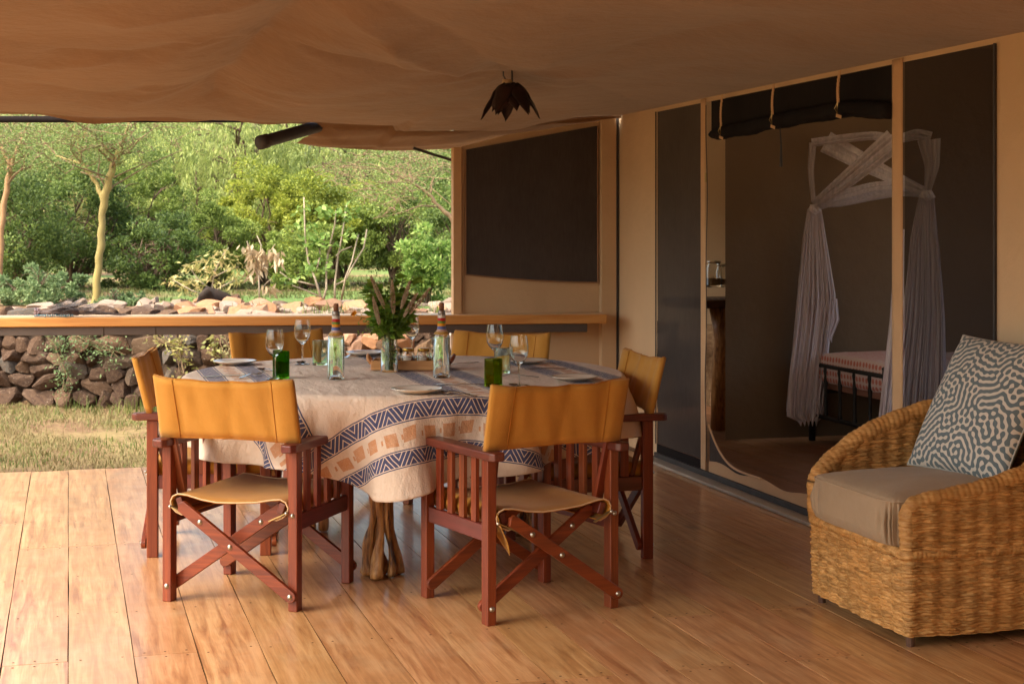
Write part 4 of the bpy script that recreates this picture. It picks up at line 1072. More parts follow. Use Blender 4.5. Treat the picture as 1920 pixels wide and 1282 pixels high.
for k in range(90):
    t = rv.random(); q = Vector((-.03, 0, .17)).lerp(fp+Vector((rv.uniform(-.0, .06), 0, rv.uniform(-.09, 0))), t); lp.append(tuple(q)); ld.append((rv.uniform(-1, 1), rv.uniform(-1, 1), rv.uniform(-1.2, .3)))
leafcloud('trailing_leaves', M['bq'], vase, lp, ld, .018, .006, 0, 8)

# ------------------------------------------------------------ beaded bundle on the rail
fwp = P(128, 592, 9.30); 
fw = thing('beaded_fly_whisk', 'dark beaded fly whisk with grey hair lying on the pine rail', 'fly whisk', (fwp.x, fwp.y, rz1+.001), rang)
lp = []; ld = []
MB().tube([(-.18, 0, .02), (-.05, .01, .030), (.06, 0, .022)], [.020, .026, .018], 10, squash=.8).build('handle', pm('dark_hide', (.08, .05, .045), (.14, .09, .08), .7, scale=60, bump=.6, bscale=120), fw, smooth=True)
for k in range(300):
    t = rv.random(); lp.append((-.12+.28*t*rv.random(), rv.uniform(-.03, .03), .02+rv.uniform(0, .04))); ld.append((rv.uniform(.4, 1), rv.uniform(-.3, .3), rv.uniform(-.15, .32)))
leafcloud('hair', pm('grey_hair', (.16, .13, .13), (.05, .04, .045), .5, scale=40), fw, lp, ld, .13, .004, 0, 9)
lp = []; ld = []
for k in range(200): t = rv.random(); lp.append((.02+.2*t, rv.uniform(-.02, .02), .014+.015*(1-t))); ld.append((1, rv.uniform(-.1, .1), rv.uniform(-.08, .02)))
leafcloud('hair', MATS['grey_hair'], fw, lp, ld, .14, .003, 0, 10)
for c, o_ in (((.03, .22, .32), 0), ((.5, .45, .42), .5)):
    b = MB()
    for k in range(44): 
        if (k % 2) == (o_ > 0): b.lathe([(.0001, .006), (.004, .003), (.004, -.003), (.0001, -.006)], 6, (-.19+k*.0052, -.026+rv.uniform(-.004, .004), .006+rv.uniform(0, .006)))
    b.build('beads', bead(c), fw, smooth=True)
b = MB()
for k in range(60): b.lathe([(.0001, .006), (.004, .003), (.004, -.003), (.0001, -.006)], 6, (-.195+rv.uniform(0, .03), rv.uniform(-.03, .02), .005+rv.uniform(0, .045)))
b.build('beads', bead((.30, .2, .22)), fw, smooth=True)
# ============================================================ WICKER ARMCHAIR
wm, t, o = nodes('wicker')
v = N(t, 'ShaderNodeTexCoord').outputs['Object']
hA = N(t, 'ShaderNodeAttribute', attribute_name='strand').outputs['Fac']
n1 = noise_(t, scalev(t, v, (.22, .22, 1)), 105, 4, .75); n2 = noise_(t, v, 5, 4)
c = ramp(t, n1, [(.28, (.20, .085, .02)), (.45, (.42, .21, .065)), (.66, (.64, .38, .15))])
c = mixc(t, ramp(t, n2, [(.35, (0, 0, 0)), (.65, (1, 1, 1))]), c, mixc(t, .5, c, (.42, .19, .05)))
hs = N(t, 'ShaderNodeHueSaturation'); L(t, c, hs.inputs['Color']); L(t, mth(t, 'MULTIPLY_ADD', hA, .50, .72), hs.inputs['Value'])
bsdf(t, o, hs.outputs[0], .6, n1, .5, .003, spec=.3)
def weave(S, T, per=.0100, rib=.074, amp=.0068):
    """height of woven strands; S runs along the strand, T across it"""
    wob = .0022*np.sin(S*31+T*9)+.0015*np.sin(S*83+1.3*np.floor(T/per))
    rowp = (T+wob)/per; row = np.floor(rowp)
    prof = np.abs(np.sin(np.pi*rowp))**.9
    h1 = np.sin(row*127.1)*43758.5453; jit = h1-np.floor(h1)
    over = np.cos(2*np.pi*(S/rib/2)+np.pi*row+.5*jit)
    prof = np.clip(prof*1.25, 0, 1); return amp*(prof*(.75+.25*jit)+.28*over*prof) + .0065*np.abs(np.cos(np.pi*S/rib))**2 + .0012*np.sin(S*210+row*2.1)
def strandcol(S, T, per=.0118, rib=.074):
    wob = .0022*np.sin(S*31+T*9)+.0015*np.sin(S*83+1.3*np.floor(T/per))
    row = np.floor((T+wob)/per); sg = np.floor(S/(rib*1.1)+.37*row)
    h = np.sin(row*12.9898+sg*78.233+3.1)*43758.5453; return h-np.floor(h)
AX0, AX1, AY0, AY1 = 2.64, 3.33, 4.512, 5.195
arm = thing('wicker_armchair', 'woven cane tub armchair with beige seat cushion beside the tent wall', 'armchair', (AX0, AY0, 0))
org = Vector((AX0, AY0, 0))
bw_, bd_ = AX1-AX0, AY1-AY0      # x, y extents
ZB = .305
# base: perimeter path with rounded corners, slightly narrower at the floor
def perim(n):
    rc = .022; pts = []; nor = []
    segs = [((0, bd_-rc), (0, rc)), ((rc, 0), (bw_-rc, 0)), ((bw_, rc), (bw_, bd_-rc)), ((bw_-rc, bd_), (rc, bd_))]
    cs = [(rc, rc, math.pi, 1.5*math.pi), (bw_-rc, rc, 1.5*math.pi, 2*math.pi), (bw_-rc, bd_-rc, 0, .5*math.pi), (rc, bd_-rc, .5*math.pi, math.pi)]
    out = []
    for (a, b_), (cx, cy, a0, a1) in zip(segs, cs):
        l = math.hypot(b_[0]-a[0], b_[1]-a[1]); k = max(2, int(l/n))
        d = ((b_[0]-a[0])/l, (b_[1]-a[1])/l); nn = (d[1], -d[0])
        for i in range(k): out.append((a[0]+(b_[0]-a[0])*i/k, a[1]+(b_[1]-a[1])*i/k, nn[0], nn[1]))
        for i in range(6): q = a0+(a1-a0)*i/6; out.append((cx+rc*math.cos(q), cy+rc*math.sin(q), math.cos(q), math.sin(q)))
    return np.array(out)
PR = perim(.0042); 
seg = np.hypot(np.diff(PR[:, 0], append=PR[0, 0]), np.diff(PR[:, 1], append=PR[0, 1])); S = np.concatenate([[0], np.cumsum(seg)[:-1]])
PR[:, 2:] *= -1
if (PR[0, 2]) > 0: PR[:, 2:] *= -1
# normals should point outwards: first point is on x = 0, outward is -x
Tz = np.arange(.035, ZB, .0024)
Sg, Tg = np.meshgrid(S, Tz, indexing='ij')
H = weave(Sg, Tg)
tap = .012*(1-Tg/ZB)
cxy = np.array([bw_/2, bd_/2])
Nx = PR[:, 2][:, None]; Ny = PR[:, 3][:, None]
Nx = np.where((PR[:, 0][:, None]-cxy[0])*Nx+(PR[:, 1][:, None]-cxy[1])*Ny < 0, -Nx, Nx)
s_ = np.sign((PR[:, 0][:, None]-cxy[0])*PR[:, 2][:, None]+(PR[:, 1][:, None]-cxy[1])*PR[:, 3][:, None])
Nx = PR[:, 2][:, None]*s_; Ny = PR[:, 3][:, None]*s_
bul = .008*np.sin(np.pi*Tg/ZB)+.004*np.sin(Sg*9)
A = np.stack([PR[:, 0][:, None]+Nx*(H-tap+bul*.6), PR[:, 1][:, None]+Ny*(H-tap+bul*.6), Tg+.002*np.sin(Sg*12)], -1)
gridmesh('base', A, wm, arm, wrap=True, attr={'strand': strandcol(Sg, Tg, .0100)})
MB().box((bw_/2, bd_/2, .16), (bw_-.06, bd_-.06, .24)).build('inner_frame', pm('cane_inner', (.12, .055, .02), (.08, .035, .012), .9), arm)
for fx, fy in ((.03, .03), (.03, bd_-.03), (bw_-.03, .03), (bw_-.03, bd_-.03)): MB().lathe([(.0001, 0), (.014, 0), (.016, .05), (.0001, .05)], 10, (fx, fy, 0)).build('foot', pm('foot_dark', (.1, .05, .03), (.07, .03, .02), .6), arm)
def braid(pts, r, name, per=.016, twist=2.2, n=14, rads=None):
    """a wrapped cane roll: a tube with diagonal strands in relief"""
    pts = [Vector(p) for p in pts]; d = [0]
    for a, b_ in zip(pts[:-1], pts[1:]): d.append(d[-1]+(b_-a).length)
    m = int(d[-1]/.0042); xs = np.linspace(0, d[-1], m); arr = np.array([tuple(p) for p in pts])
    q = np.stack([np.interp(xs, d, arr[:, i]) for i in range(3)], -1)
    q[1:-1] = (q[:-2]+q[2:]+q[1:-1]*2)/4
    tg = np.gradient(q, axis=0); tg /= np.linalg.norm(tg, axis=1, keepdims=True)
    up = np.array([0, 0, 1.0]); n1 = np.cross(tg, up); ln = np.linalg.norm(n1, axis=1, keepdims=True); n1 = np.where(ln > .2, n1/np.maximum(ln, 1e-6), np.array([[0, 1, 0]])); n1 -= tg*(n1*tg).sum(1, keepdims=True); n1 /= np.linalg.norm(n1, axis=1, keepdims=True); n2 = np.cross(tg, n1)
    nn = 26; a = np.arange(nn)/nn*2*np.pi
    ph = xs[:, None]/per*2*np.pi + a[None]*twist//1*1.0
    jj = np.sin(np.floor(ph/(2*np.pi))*12.9)*.5
    hh = .0038*np.abs(np.sin(ph/2))**.6*(1+.5*jj) + .0015*np.sin(xs*60)[:, None]
    rr = (np.interp(xs, d, rads)[:, None] if rads is not None else r) + hh
    A = q[:, None]+(n1[:, None]*np.cos(a)[None, :, None]+n2[:, None]*np.sin(a)[None, :, None])*rr[..., None]
    hq = np.sin(np.floor(ph/(2*np.pi))*91.7)*437.5; return gridmesh(name, A.transpose(1, 0, 2), wm, arm, wrap=True, attr={'strand': (hq-np.floor(hq)).T*.8+.2})
# seat-level braid round the base
rc = .02; loop = [(0, bd_-rc, ZB), (0, rc, ZB), (rc*.3, rc*.3, ZB), (rc, 0, ZB), (bw_-rc, 0, ZB), (bw_, rc, ZB), (bw_, bd_-rc, ZB), (bw_-rc, bd_, ZB), (rc, bd_, ZB), (rc*.3, bd_-rc*.3, ZB), (0, bd_-rc, ZB)]
braid(loop, .015, 'seat_braid')
# tub: path in plan from far front corner, round the back, to near front corner
path = []
npn = 150
far = [(0.012, bd_-.03), (.1, bd_-.02), (.3, bd_-.012), (.48, bd_-.03), (.60, bd_-.10), (.655, bd_-.22), (.665, bd_/2), (.655, .22), (.60, .10), (.48, .03), (.3, .012), (.1, .02), (.012, .03)]
fa = np.array(far); dd = np.concatenate([[0], np.cumsum(np.hypot(*np.diff(fa, axis=0).T))]); sx = np.arange(0, dd[-1], .0048)
px_ = np.interp(sx, dd, fa[:, 0]); py_ = np.interp(sx, dd, fa[:, 1])
for _ in range(40): px_[1:-1] = (px_[:-2]+px_[2:]+2*px_[1:-1])/4; py_[1:-1] = (py_[:-2]+py_[2:]+2*py_[1:-1])/4
far_z = np.interp(px_, [0, .03, .08, .19, .33, .47, .6, .67], [.455, .485, .525, .60, .655, .70, .73, .75])
near_z = np.interp(px_, [0, .03, .10, .2, .33, .47, .6, .67], [.452, .462, .478, .492, .515, .55, .62, .70])
tpar = np.clip((py_-.05)/(bd_-.1), 0, 1); tz = near_z*(1-smooth01(tpar))+far_z*smooth01(tpar)
for _ in range(60): tz[1:-1] = (tz[:-2]+tz[2:]+2*tz[1:-1])/4
txn = np.gradient(px_); tyn = np.gradient(py_); l_ = np.hypot(txn, tyn); nx_, ny_ = tyn/l_, -txn/l_     # outward?
sgn = np.sign((px_-.3)*nx_+(py_-bd_/2)*ny_); nx_ *= np.sign(sgn.mean()); ny_ *= np.sign(sgn.mean())
nt_ = 130; tt_ = np.linspace(0, 1, nt_)[None]
zz = (ZB+.0)+(tz[:, None]-ZB)*tt_
Sg = np.broadcast_to(sx[:, None], zz.shape)
flare = .014*np.sin(np.pi*tt_*.9)
for nm, sg_, offs in (('tub_outside', 1, .026), ('tub_inside', -1, .018)):
    hgt = weave(Sg, zz, per=.0100, rib=.066, amp=.0064)
    o_ = sg_*(offs+hgt)+flare
    A = np.stack([px_[:, None]+nx_[:, None]*o_, py_[:, None]+ny_[:, None]*o_, zz], -1)
    gridmesh(nm, A, wm, arm, attr={'strand': strandcol(Sg, zz, .0100, .066)})
rim = [(px_[i]+nx_[i]*.006, py_[i]+ny_[i]*.006, tz[i]+.002) for i in range(0, len(sx), 3)]
rimf = [(rim[0][0]+.004, rim[0][1], ZB+.01), (rim[0][0]-.004, rim[0][1], ZB+.07), (rim[0][0]-.002, rim[0][1], rim[0][2]-.025)]+rim[1:-1]+[(rim[-1][0]-.002, rim[-1][1], rim[-1][2]-.025), (rim[-1][0]-.004, rim[-1][1], ZB+.07), (rim[-1][0]+.004, rim[-1][1], ZB+.01)]
braid(rimf, .029, 'rim', per=.021, twist=1)
# seat cushion
cush = M['cush'] = fabric('beige_cushion', (.40, .29, .19), (.33, .235, .15), wscale=4, wr=.4)
n1, n2 = 56, 44; u = np.linspace(-1, 1, n1)[:, None]; v_ = np.linspace(-1, 1, n2)[None]
def sup(a, p): return np.sign(a)*np.abs(a)**p
cxm, cym, hx, hy = .305, bd_/2, .315, .288
ed = np.maximum(np.abs(u)+0*v_, np.abs(v_)+0*u)
fx = cxm+hx*(u+0*v_)*(1-.03*v_**2); fy = cym+hy*(v_+0*u)*(1-.02*u**2)
topz = .472+.040*(1-np.abs(u)**4)*(1-np.abs(v_)**4) + .004*snoise(fx*3, fy*3, 2.2, 3)
crs = []
def ringpt(k, m=120):
    a = 2*math.pi*k/m; c_, s_2 = math.cos(a), math.sin(a); e = .14
    return abs(c_)**e*(1 if c_ > 0 else -1), abs(s_2)**e*(1 if s_2 > 0 else -1)
m = 160; prof = [(.93, .315), (.985, .330), (1.0, .36), (1.004, .40), (1.0, .44), (.995, .462), (1.002, .470), (.985, .477), (.95, .484), (.85, .494), (.7, .502), (.5, .508), (.25, .512), (.001, .513)]
A = np.zeros((m, len(prof), 3))
for k in range(m):
    a_, b_ = ringpt(k, m)
    for j, (s, z) in enumerate(prof):
        wr_ = (.009*math.sin(k*.75+2*math.sin(k*.13))+.006*math.sin(k*1.7+1))*math.exp(-((z-.39)/.05)**2)*(s > .98)
        x = cxm+a_*(hx*s+wr_); y = cym+b_*(hy*s+wr_)
        wz = .008*mnoise.noise(Vector((x*6, y*6, 1)))*(z > .48)
        A[k, j] = (x-.018*(a_ < -.5)*(s > .8), y, z+wz)
o_ = gridmesh('seat_cushion', A, cush, None, wrap=True); o_.location = org; tag(o_, 'beige box cushion on the seat of the wicker armchair', 'cushion')
piping = [tuple(Vector(A[k, 6])) for k in range(0, m, 2)]; piping.append(piping[0])
MB().tube(piping, .0035, 6, cap=False).build('piping', cush, o_, smooth=True)

# ------------------------------------------------------------ patterned pillow
BL = Vector((2.985, 5.095, .505)); BR = Vector((3.075, 4.625, .495)); TL = Vector((3.235, 5.12, .975))
ex = BR-BL; ey = TL-BL; nrm = ex.cross(ey).normalized()
if nrm.x > 0: nrm = -nrm
NPIL = 340
# labyrinth print: repeated band-pass and squash of random noise
fr_ = np.fft.fftfreq(NPIL); KX, KY = np.meshgrid(fr_, fr_, indexing='ij'); KR = np.hypot(KX, KY)*NPIL
bp = np.exp(-((KR-21)/4.6)**2)
fld = np.random.default_rng(5).normal(size=(NPIL, NPIL))
for _ in range(10):
    fld = np.real(np.fft.ifft2(np.fft.fft2(fld)*bp)); fld /= fld.std(); fld = np.tanh(1.3*fld+.12)
fld = np.real(np.fft.ifft2(np.fft.fft2(fld)*np.exp(-(KR/90)**2)))
u = np.linspace(-1, 1, NPIL)[:, None]; v = np.linspace(-1, 1, NPIL)[None]
puff = ((1-np.abs(u)**2.4)*(1-np.abs(v)**2.4))**.55
pinch = 1-.045*(1-np.abs(v)**2)*np.abs(u)**6; pinch2 = 1-.045*(1-np.abs(u)**2)*np.abs(v)**6
cen = (BL+BR+TL+(TL+BR-BL))/4
def pil(sign, mt, nm, th_, attr=None, N_=NPIL, u=u, v=v, puff=puff, p1=pinch, p2=pinch2):
    wr_ = .006*np.sin(u*9+v*4)*puff*(1-puff)+.005*np.sin(v*7-u*3)*(1-puff)*puff
    base = np.array(cen)[None, None]+np.array(ex)[None, None]*((u+0*v)*p1*.5)[..., None]+np.array(ey)[None, None]*((v+0*u)*p2*.5)[..., None]
    P_ = base+np.array(nrm)[None, None]*(sign*(th_*puff+.002)+wr_)[..., None]
    return P_
P_ = pil(1, None, None, .085)
pm1, t, o = nodes('maze_print')
f = N(t, 'ShaderNodeAttribute', attribute_name='maze').outputs['Fac']; ob = N(t, 'ShaderNodeTexCoord').outputs['Object']
ff = ramp(t, f, [(.60, (0, 0, 0)), (.76, (1, 1, 1))])
col = mixc(t, ff, mixc(t, noise_(t, ob, 30, 4), (.115, .150, .172), (.16, .20, .222)), (.62, .58, .52))
bsdf(t, o, col, .85, noise_(t, ob, 500, 2), .3, .003, spec=.2, sheen=.1)
pil_o = thing('maze_pillow', 'square pillow with grey blue and white maze print leaning in the wicker armchair', 'pillow', tuple(cen))
a1 = P_-np.array(cen); gridmesh('front_cover', a1, pm1, pil_o, attr={'maze': (fld*.5+.5)})
st = slice(None, None, 6); u2, v2 = np.linspace(-1, 1, 60)[:, None], np.linspace(-1, 1, 60)[None]
pf2 = ((1-np.abs(u2)**2.4)*(1-np.abs(v2)**2.4))**.55
P2 = pil(-1, None, None, .06, u=u2, v=v2, puff=pf2, p1=1-.045*(1-np.abs(v2)**2)*np.abs(u2)**6, p2=1-.045*(1-np.abs(u2)**2)*np.abs(v2)**6)
gridmesh('back_cover', P2-np.array(cen), pm1 if 0 else pm('pillow_back', (.16, .21, .22), (.13, .18, .19), .9), pil_o)
e = [a1[i, 0] for i in range(0, NPIL, 6)]+[a1[-1, j] for j in range(0, NPIL, 6)]+[a1[i, -1] for i in range(NPIL-1, -1, -6)]+[a1[0, j] for j in range(NPIL-1, -1, -6)]
MB().tube([tuple(q) for q in e]+[tuple(e[0])], .0035, 6, cap=False).build('piping', pm('pale_edge', (.5, .48, .44), (.4, .4, .38), .9), pil_o, smooth=True)

# ============================================================ INSIDE THE TENT
ironm = pm('black_iron', (.012, .010, .010), (.02, .017, .016), .6, bump=.1)
BX, BY0, BY1 = 4.67, 8.22, 9.17
bed = thing('iron_bed', 'single bed with black iron footboard seen through the tent door', 'bed', (BX, BY0, 0))
bl = BY1-BY0
for y in (0, bl):
    MB().tube([(0, y, 0), (0, y, .54)], .022, 14).build('leg', ironm, bed, smooth=True)
    MB().lathe([(.022, .54), (.026, .545), (.026, .552), (.0001, .565)], 14, (0, y, 0)).build('finial', ironm, bed, smooth=True)
    MB().tube([(1.82, y, 0), (1.82, y, .85)], .02, 12).build('leg', ironm, bed, smooth=True)
for z in (.17, .50): MB().tube([(0, 0, z), (0, bl, z)], .014, 12).build('foot_rail', ironm, bed, smooth=True)
for k in range(1, 5):
    y = bl*k/5; MB().lathe([(.011, .17), (.016, .19), (.011, .21), (.010, .33), (.014, .40), (.011, .44), (.017, .47), (.012, .50)], 12, (0, y, 0)).build('spindle', ironm, bed, smooth=True)
for y in (.0, bl): MB().box((.91, y, .33), (1.80, .03, .05)).build('side_rail', ironm, bed)
MB().tube([(1.82, 0, .84), (1.82, bl, .84)], .016, 10).build('head_rail', ironm, bed)
MB().box((.95, bl/2, .365), (1.74, bl-.05, .05)).build('bed_base', pm('pink_valance', (.45, .22, .16), (.4, .18, .12), .9), bed)
shm, t, o = nodes('block_print_sheet'); ob = N(t, 'ShaderNodeTexCoord').outputs['Object']
vo = N(t, 'ShaderNodeTexVoronoi'); vo.inputs['Scale'].default_value = 1; vo.inputs['Randomness'].default_value = 0.12
L(t, scalev(t, ob, (26, 26, 22)), vo.inputs['Vector'])
dm = ramp(t, vo.outputs['Distance'], [(.30, (1, 1, 1)), (.44, (0, 0, 0))])
bsdf(t, o, mixc(t, dm, (.70, .54, .50), (.58, .19, .14)), .9, noise_(t, ob, 12, 3), .3, .01)
A = []
for x in np.linspace(.02, 1.8, 24):
    row = []
    for k in range(28):
        a = math.pi*2*k/28; c_, s_2 = math.cos(a), math.sin(a)
        y = bl/2+(bl/2-.01)*abs(c_)**.35*(1 if c_ > 0 else -1); z = .485+(.095+.01*math.sin(x*5))*abs(s_2)**.45*(1 if s_2 > 0 else -1)
        row.append((x if 0 else x, y, z+.006*mnoise.noise(Vector((x*5, y*5, 0)))))
    A.append(row)
A = np.array(A); mt = gridmesh('mattress', A.transpose(1, 0, 2), shm, bed, wrap=True)
endc = A[0].copy(); cc = endc.mean(0); E = np.stack([endc, cc+(endc-cc)*.85-np.array([.018, 0, 0]), cc+(endc-cc)*.3-np.array([.024, 0, 0]), np.tile(cc-np.array([.024, 0, 0]), (28, 1))], 0)
gridmesh('mattress_end', E.transpose(1, 0, 2), shm, mt, wrap=True)
# mosquito net
nm_, t, o = nodes('net_cloth'); ob = N(t, 'ShaderNodeTexCoord').outputs['Object']
df = N(t, 'ShaderNodeBsdfDiffuse'); df.inputs[0].default_value = (.95, .87, .91, 1); tl_ = N(t, 'ShaderNodeBsdfTranslucent'); tl_.inputs[0].default_value = (.7, .63, .68, 1)
m1 = N(t, 'ShaderNodeMixShader'); m1.inputs[0].default_value = .25; L(t, df.outputs[0], m1.inputs[1]); L(t, tl_.outputs[0], m1.inputs[2])
tp = N(t, 'ShaderNodeBsdfTransparent'); m2 = N(t, 'ShaderNodeMixShader')
fa_ = mth(t, 'MULTIPLY_ADD', noise_(t, scalev(t, ob, (14, 14, 1)), 2.5, 4), .9, .42, clamp=True); L(t, fa_, m2.inputs[0]); L(t, tp.outputs[0], m2.inputs[1]); L(t, m1.outputs[0], m2.inputs[2]); L(t, m2.outputs[0], o.inputs[0])
net = thing('mosquito_net', 'white mosquito net tied in two knots over the bed', 'mosquito net', (0, 0, 0))
KA = P(1527, 392, 10.0); KB = P(1738, 366, 9.05)
def curtain(name, K, cols, folds=9, seed=0, mat=nm_):
    """hanging gathered net: cols = [(py, left px, right px)], depth of K"""
    d = (K-Vector((0, 0, HC))); dep = d.x*ST+d.y*CT; n1, n2 = 90, 30; A = np.zeros((n1, n2, 3))
    ys = np.interp(np.linspace(0, 1, n2), np.linspace(0, 1, len(cols)), [c[0] for c in cols])
    for j, py in enumerate(ys):
        l = np.interp(py, [c[0] for c in cols], [c[1] for c in cols]); r_ = np.interp(py, [c[0] for c in cols], [c[2] for c in cols])
        for i in range(n1):
            u = i/(n1-1); px = l+(r_-l)*u; wdt = (r_-l)/F*dep
            dd_ = wdt*.09*math.sin(u*folds*2*math.pi+seed+.8*math.sin(j*.12+u*5)) + wdt*.05*math.sin(u*folds*1.37*6.28+j*.05)
            yy = py + (7*math.sin(u*folds*3.1+seed) if j == n2-1 else 0)*(j/(n2-1))**3
            A[i, j] = P(px, yy, dep+dd_)
    return gridmesh(name, A, mat, net)
curtain('hanging_net', KA, [(392, 1514, 1540), (440, 1506, 1548), (500, 1500, 1558), (560, 1494, 1568), (640, 1487, 1556), (700, 1480, 1550), (780, 1474, 1545), (792, 1500, 1532)], 9, 0)
curtain('hanging_net', KA, [(560, 1540, 1570), (600, 1542, 1574), (635, 1540, 1560)], 4, 2)
curtain('hanging_net', KA, [(392, 1518, 1536), (470, 1508, 1548), (600, 1492, 1560), (720, 1478, 1545), (765, 1474, 1540)], 6, 1)
curtain('hanging_net', KB, [(372, 1722, 1752), (440, 1708, 1758), (520, 1700, 1766), (600, 1690, 1772), (700, 1672, 1774), (820, 1655, 1775)], 10, 3)
curtain('hanging_net', KB, [(372, 1726, 1748), (470, 1706, 1762), (600, 1694, 1770), (800, 1660, 1770)], 7, 4)
curtain('hanging_net', P(1690, 500, 9.1), [(430, 1680, 1696), (600, 1668, 1694), (800, 1645, 1690)], 4, 5)
def bandm(name, pts, w0, w1, tw=0):
    """a pleated band of net stretched between points (px, py, depth)"""
    n = 30; k = len(pts); tt = np.linspace(0, 1, n); pp = [np.interp(tt, np.linspace(0, 1, k), [p[i] for p in pts]) for i in range(3)]
    for q in pp:
        for _ in range(6): q[1:-1] = (q[:-2]+q[2:]+2*q[1:-1])/4
    A = np.zeros((n, 16, 3))
    for i in range(n):
        w_ = w0+(w1-w0)*tt[i]; 
        i0, i1 = max(0, i-1), min(n-1, i+1); dx, dy = pp[0][i1]-pp[0][i0], pp[1][i1]-pp[1][i0]; l = math.hypot(dx, dy)+1e-6; nx1, ny1 = -dy/l, dx/l
        for j in range(16):
            s = (j/15-.5)*w_; A[i, j] = P(pp[0][i]+nx1*s, pp[1][i]+ny1*s, pp[2][i]+.018*math.sin(j*2.3)+.02*math.cos(j*.9))
    return gridmesh(name, A, nm_, net)
bandm('net_band', [(1527, 385, 10.0), (1590, 335, 9.7), (1678, 262, 9.3)], 18, 46)
bandm('net_band', [(1738, 362, 9.1), (1680, 335, 9.3), (1620, 305, 9.8), (1548, 266, 10.2)], 16, 42)
bandm('net_band', [(1530, 385, 10.0), (1580, 383, 9.8), (1630, 372, 9.5), (1690, 362, 9.3), (1736, 366, 9.1)], 10, 10)
bandm('net_band', [(1530, 382, 10.0), (1590, 366, 9.8), (1640, 352, 9.5), (1700, 350, 9.3), (1736, 362, 9.1)], 26, 22)
bandm('net_band', [(1522, 268, 10.05), (1580, 260, 10.0), (1640, 254, 9.9), (1680, 262, 9.4)], 16, 16)
bandm('net_band', [(1524, 268, 10.05), (1520, 320, 10.05), (1525, 378, 10.0)], 14, 8)
bandm('net_band', [(1680, 262, 9.3), (1720, 252, 9.2), (1745, 260, 9.2)], 16, 26)
bandm('net_band', [(1742, 262, 9.1), (1748, 310, 9.1), (1739, 360, 9.1)], 44, 12)
V4 = [P(1522, 262, 10.05), P(1640, 250, 10.4), P(1748, 252, 9.1), P(1622, 262, 9.0)]
0 and mk('net_roof', [P(1524, 262, 10.05), P(1642, 250, 10.9), P(1800, 240, 9.9), P(1682, 256, 9.2)], [[0, 1, 2, 3]], nm_, net)
for K, rr in ((KA, .035), (KB, .038)):
    b = MB(); 
    for k in range(7):
        a = k*.9; b.tube([K+Vector((.02*math.cos(a), .02*math.sin(a), .025)), K+Vector((rr*math.cos(a+.6), rr*math.sin(a+.6), -.01)), K+Vector((.02*math.cos(a+1.8), .02*math.sin(a+1.8), -.035+.01*(k % 3)))], [.009, .013, .009], 7)
    b.build('knot', nm_, net, smooth=True)
# side table with jars, behind the partition edge
st = P(1345, 560, 10.6)
sx0, sy0 = st.x, st.y
tb = thing('trunk_side_table', 'dark slab side table on a tree trunk foot, glimpsed left of the partition', 'side table', (sx0, sy0, 0))
dw = pm('dark_slab', (.10, .05, .025), (.06, .028, .014), .5, scale=12, stretch=(1, 1, .3), bump=.2)
MB().box((.12, .15, .87), (.75, .50, .06)).build('slab', dw, tb, bevel=.012)
MB().tube([(.10, 0.1, 0), (.07, .1, .3), (.10, .1, .6), (.09, .1, .84)], [.10, .065, .07, .10], 16).build('trunk_foot', rootm, tb, smooth=True)
for k, (dx, dy, rr, h, lab) in enumerate([(-.035, -.02, .055, .17, 'big clip top glass jar of brown grains, left of the pair inside the tent'), (.055, .03, .05, .15, 'glass jar half full of yellow grains, right of the pair inside the tent')]):
    j = thing('storage_jar', lab, 'jar', (sx0+dx, sy0+dy, .985), 0, 'storage jars inside the tent')
    MB().lathe([(.0001, 0), (rr*.9, 0), (rr, .01), (rr, h*.75), (rr*.78, h*.9), (rr*.78, h), (rr*.72, h), (rr*.72, h*.88), (rr*.93, h*.73), (rr*.93, .012), (.0001, .01)], 28).build('glass_wall', clear, j, smooth=True)
    MB().lathe([(.0001, .011), (rr*.91, .012), (rr*.91, h*.35), (.0001, h*.36)], 20).build('grains', pm('grains', (.4, .26, .10), (.3, .16, .05), .9, scale=150, bump=.5), j)
    MB().lathe([(rr*.80, h-.012), (rr*.84, h-.01), (rr*.84, h+.008), (.0001, h+.012)], 24).build('lid', M['steel'], j, smooth=True)
wr_ = thing('wire_rack', 'black wire rack under the jars on the dark slab table', 'rack', (sx0, sy0, .9))
for dz in (.0, .083):
    for k in range(7): MB().tube([(-.12+k*.045, -.07, dz+.001), (-.12+k*.045, .10, dz+.001)], .0022, 5).build('wire', ironm, wr_)
for dx in (-.12, .15):
    for dy in (-.07, .10): MB().tube([(dx, dy, 0), (dx, dy, .084)], .003, 6).build('wire_leg', ironm, wr_)
# timber window at the back
wn = thing('back_window', 'pale timber window frame at the back of the tent', 'window', (3.6, YB-.03, 0))
fm_ = wood('pale_frame', (.52, .34, .2), (.44, .27, .15), (.34, .2, .1), 'Z')
wa = P(1325, 330, 12.2); 
MB().box((0.08, 0, 1.0), (.10, .05, 1.66)).build('frame', fm_, wn, bevel=.004); MB().box((.40, 0, 1.86), (.66, .07, .11)).build('frame', fm_, wn, bevel=.004)
MB().box((.155, 0, 1.0), (.02, .03, 1.6)).build('frame', pm('dark_mullion', (.05, .035, .025), (.04, .03, .02), .6), wn)
# ============================================================ GARDEN
ZG, ZL = -.16, .60
def GG(px, py, z): return G(px, py, z)
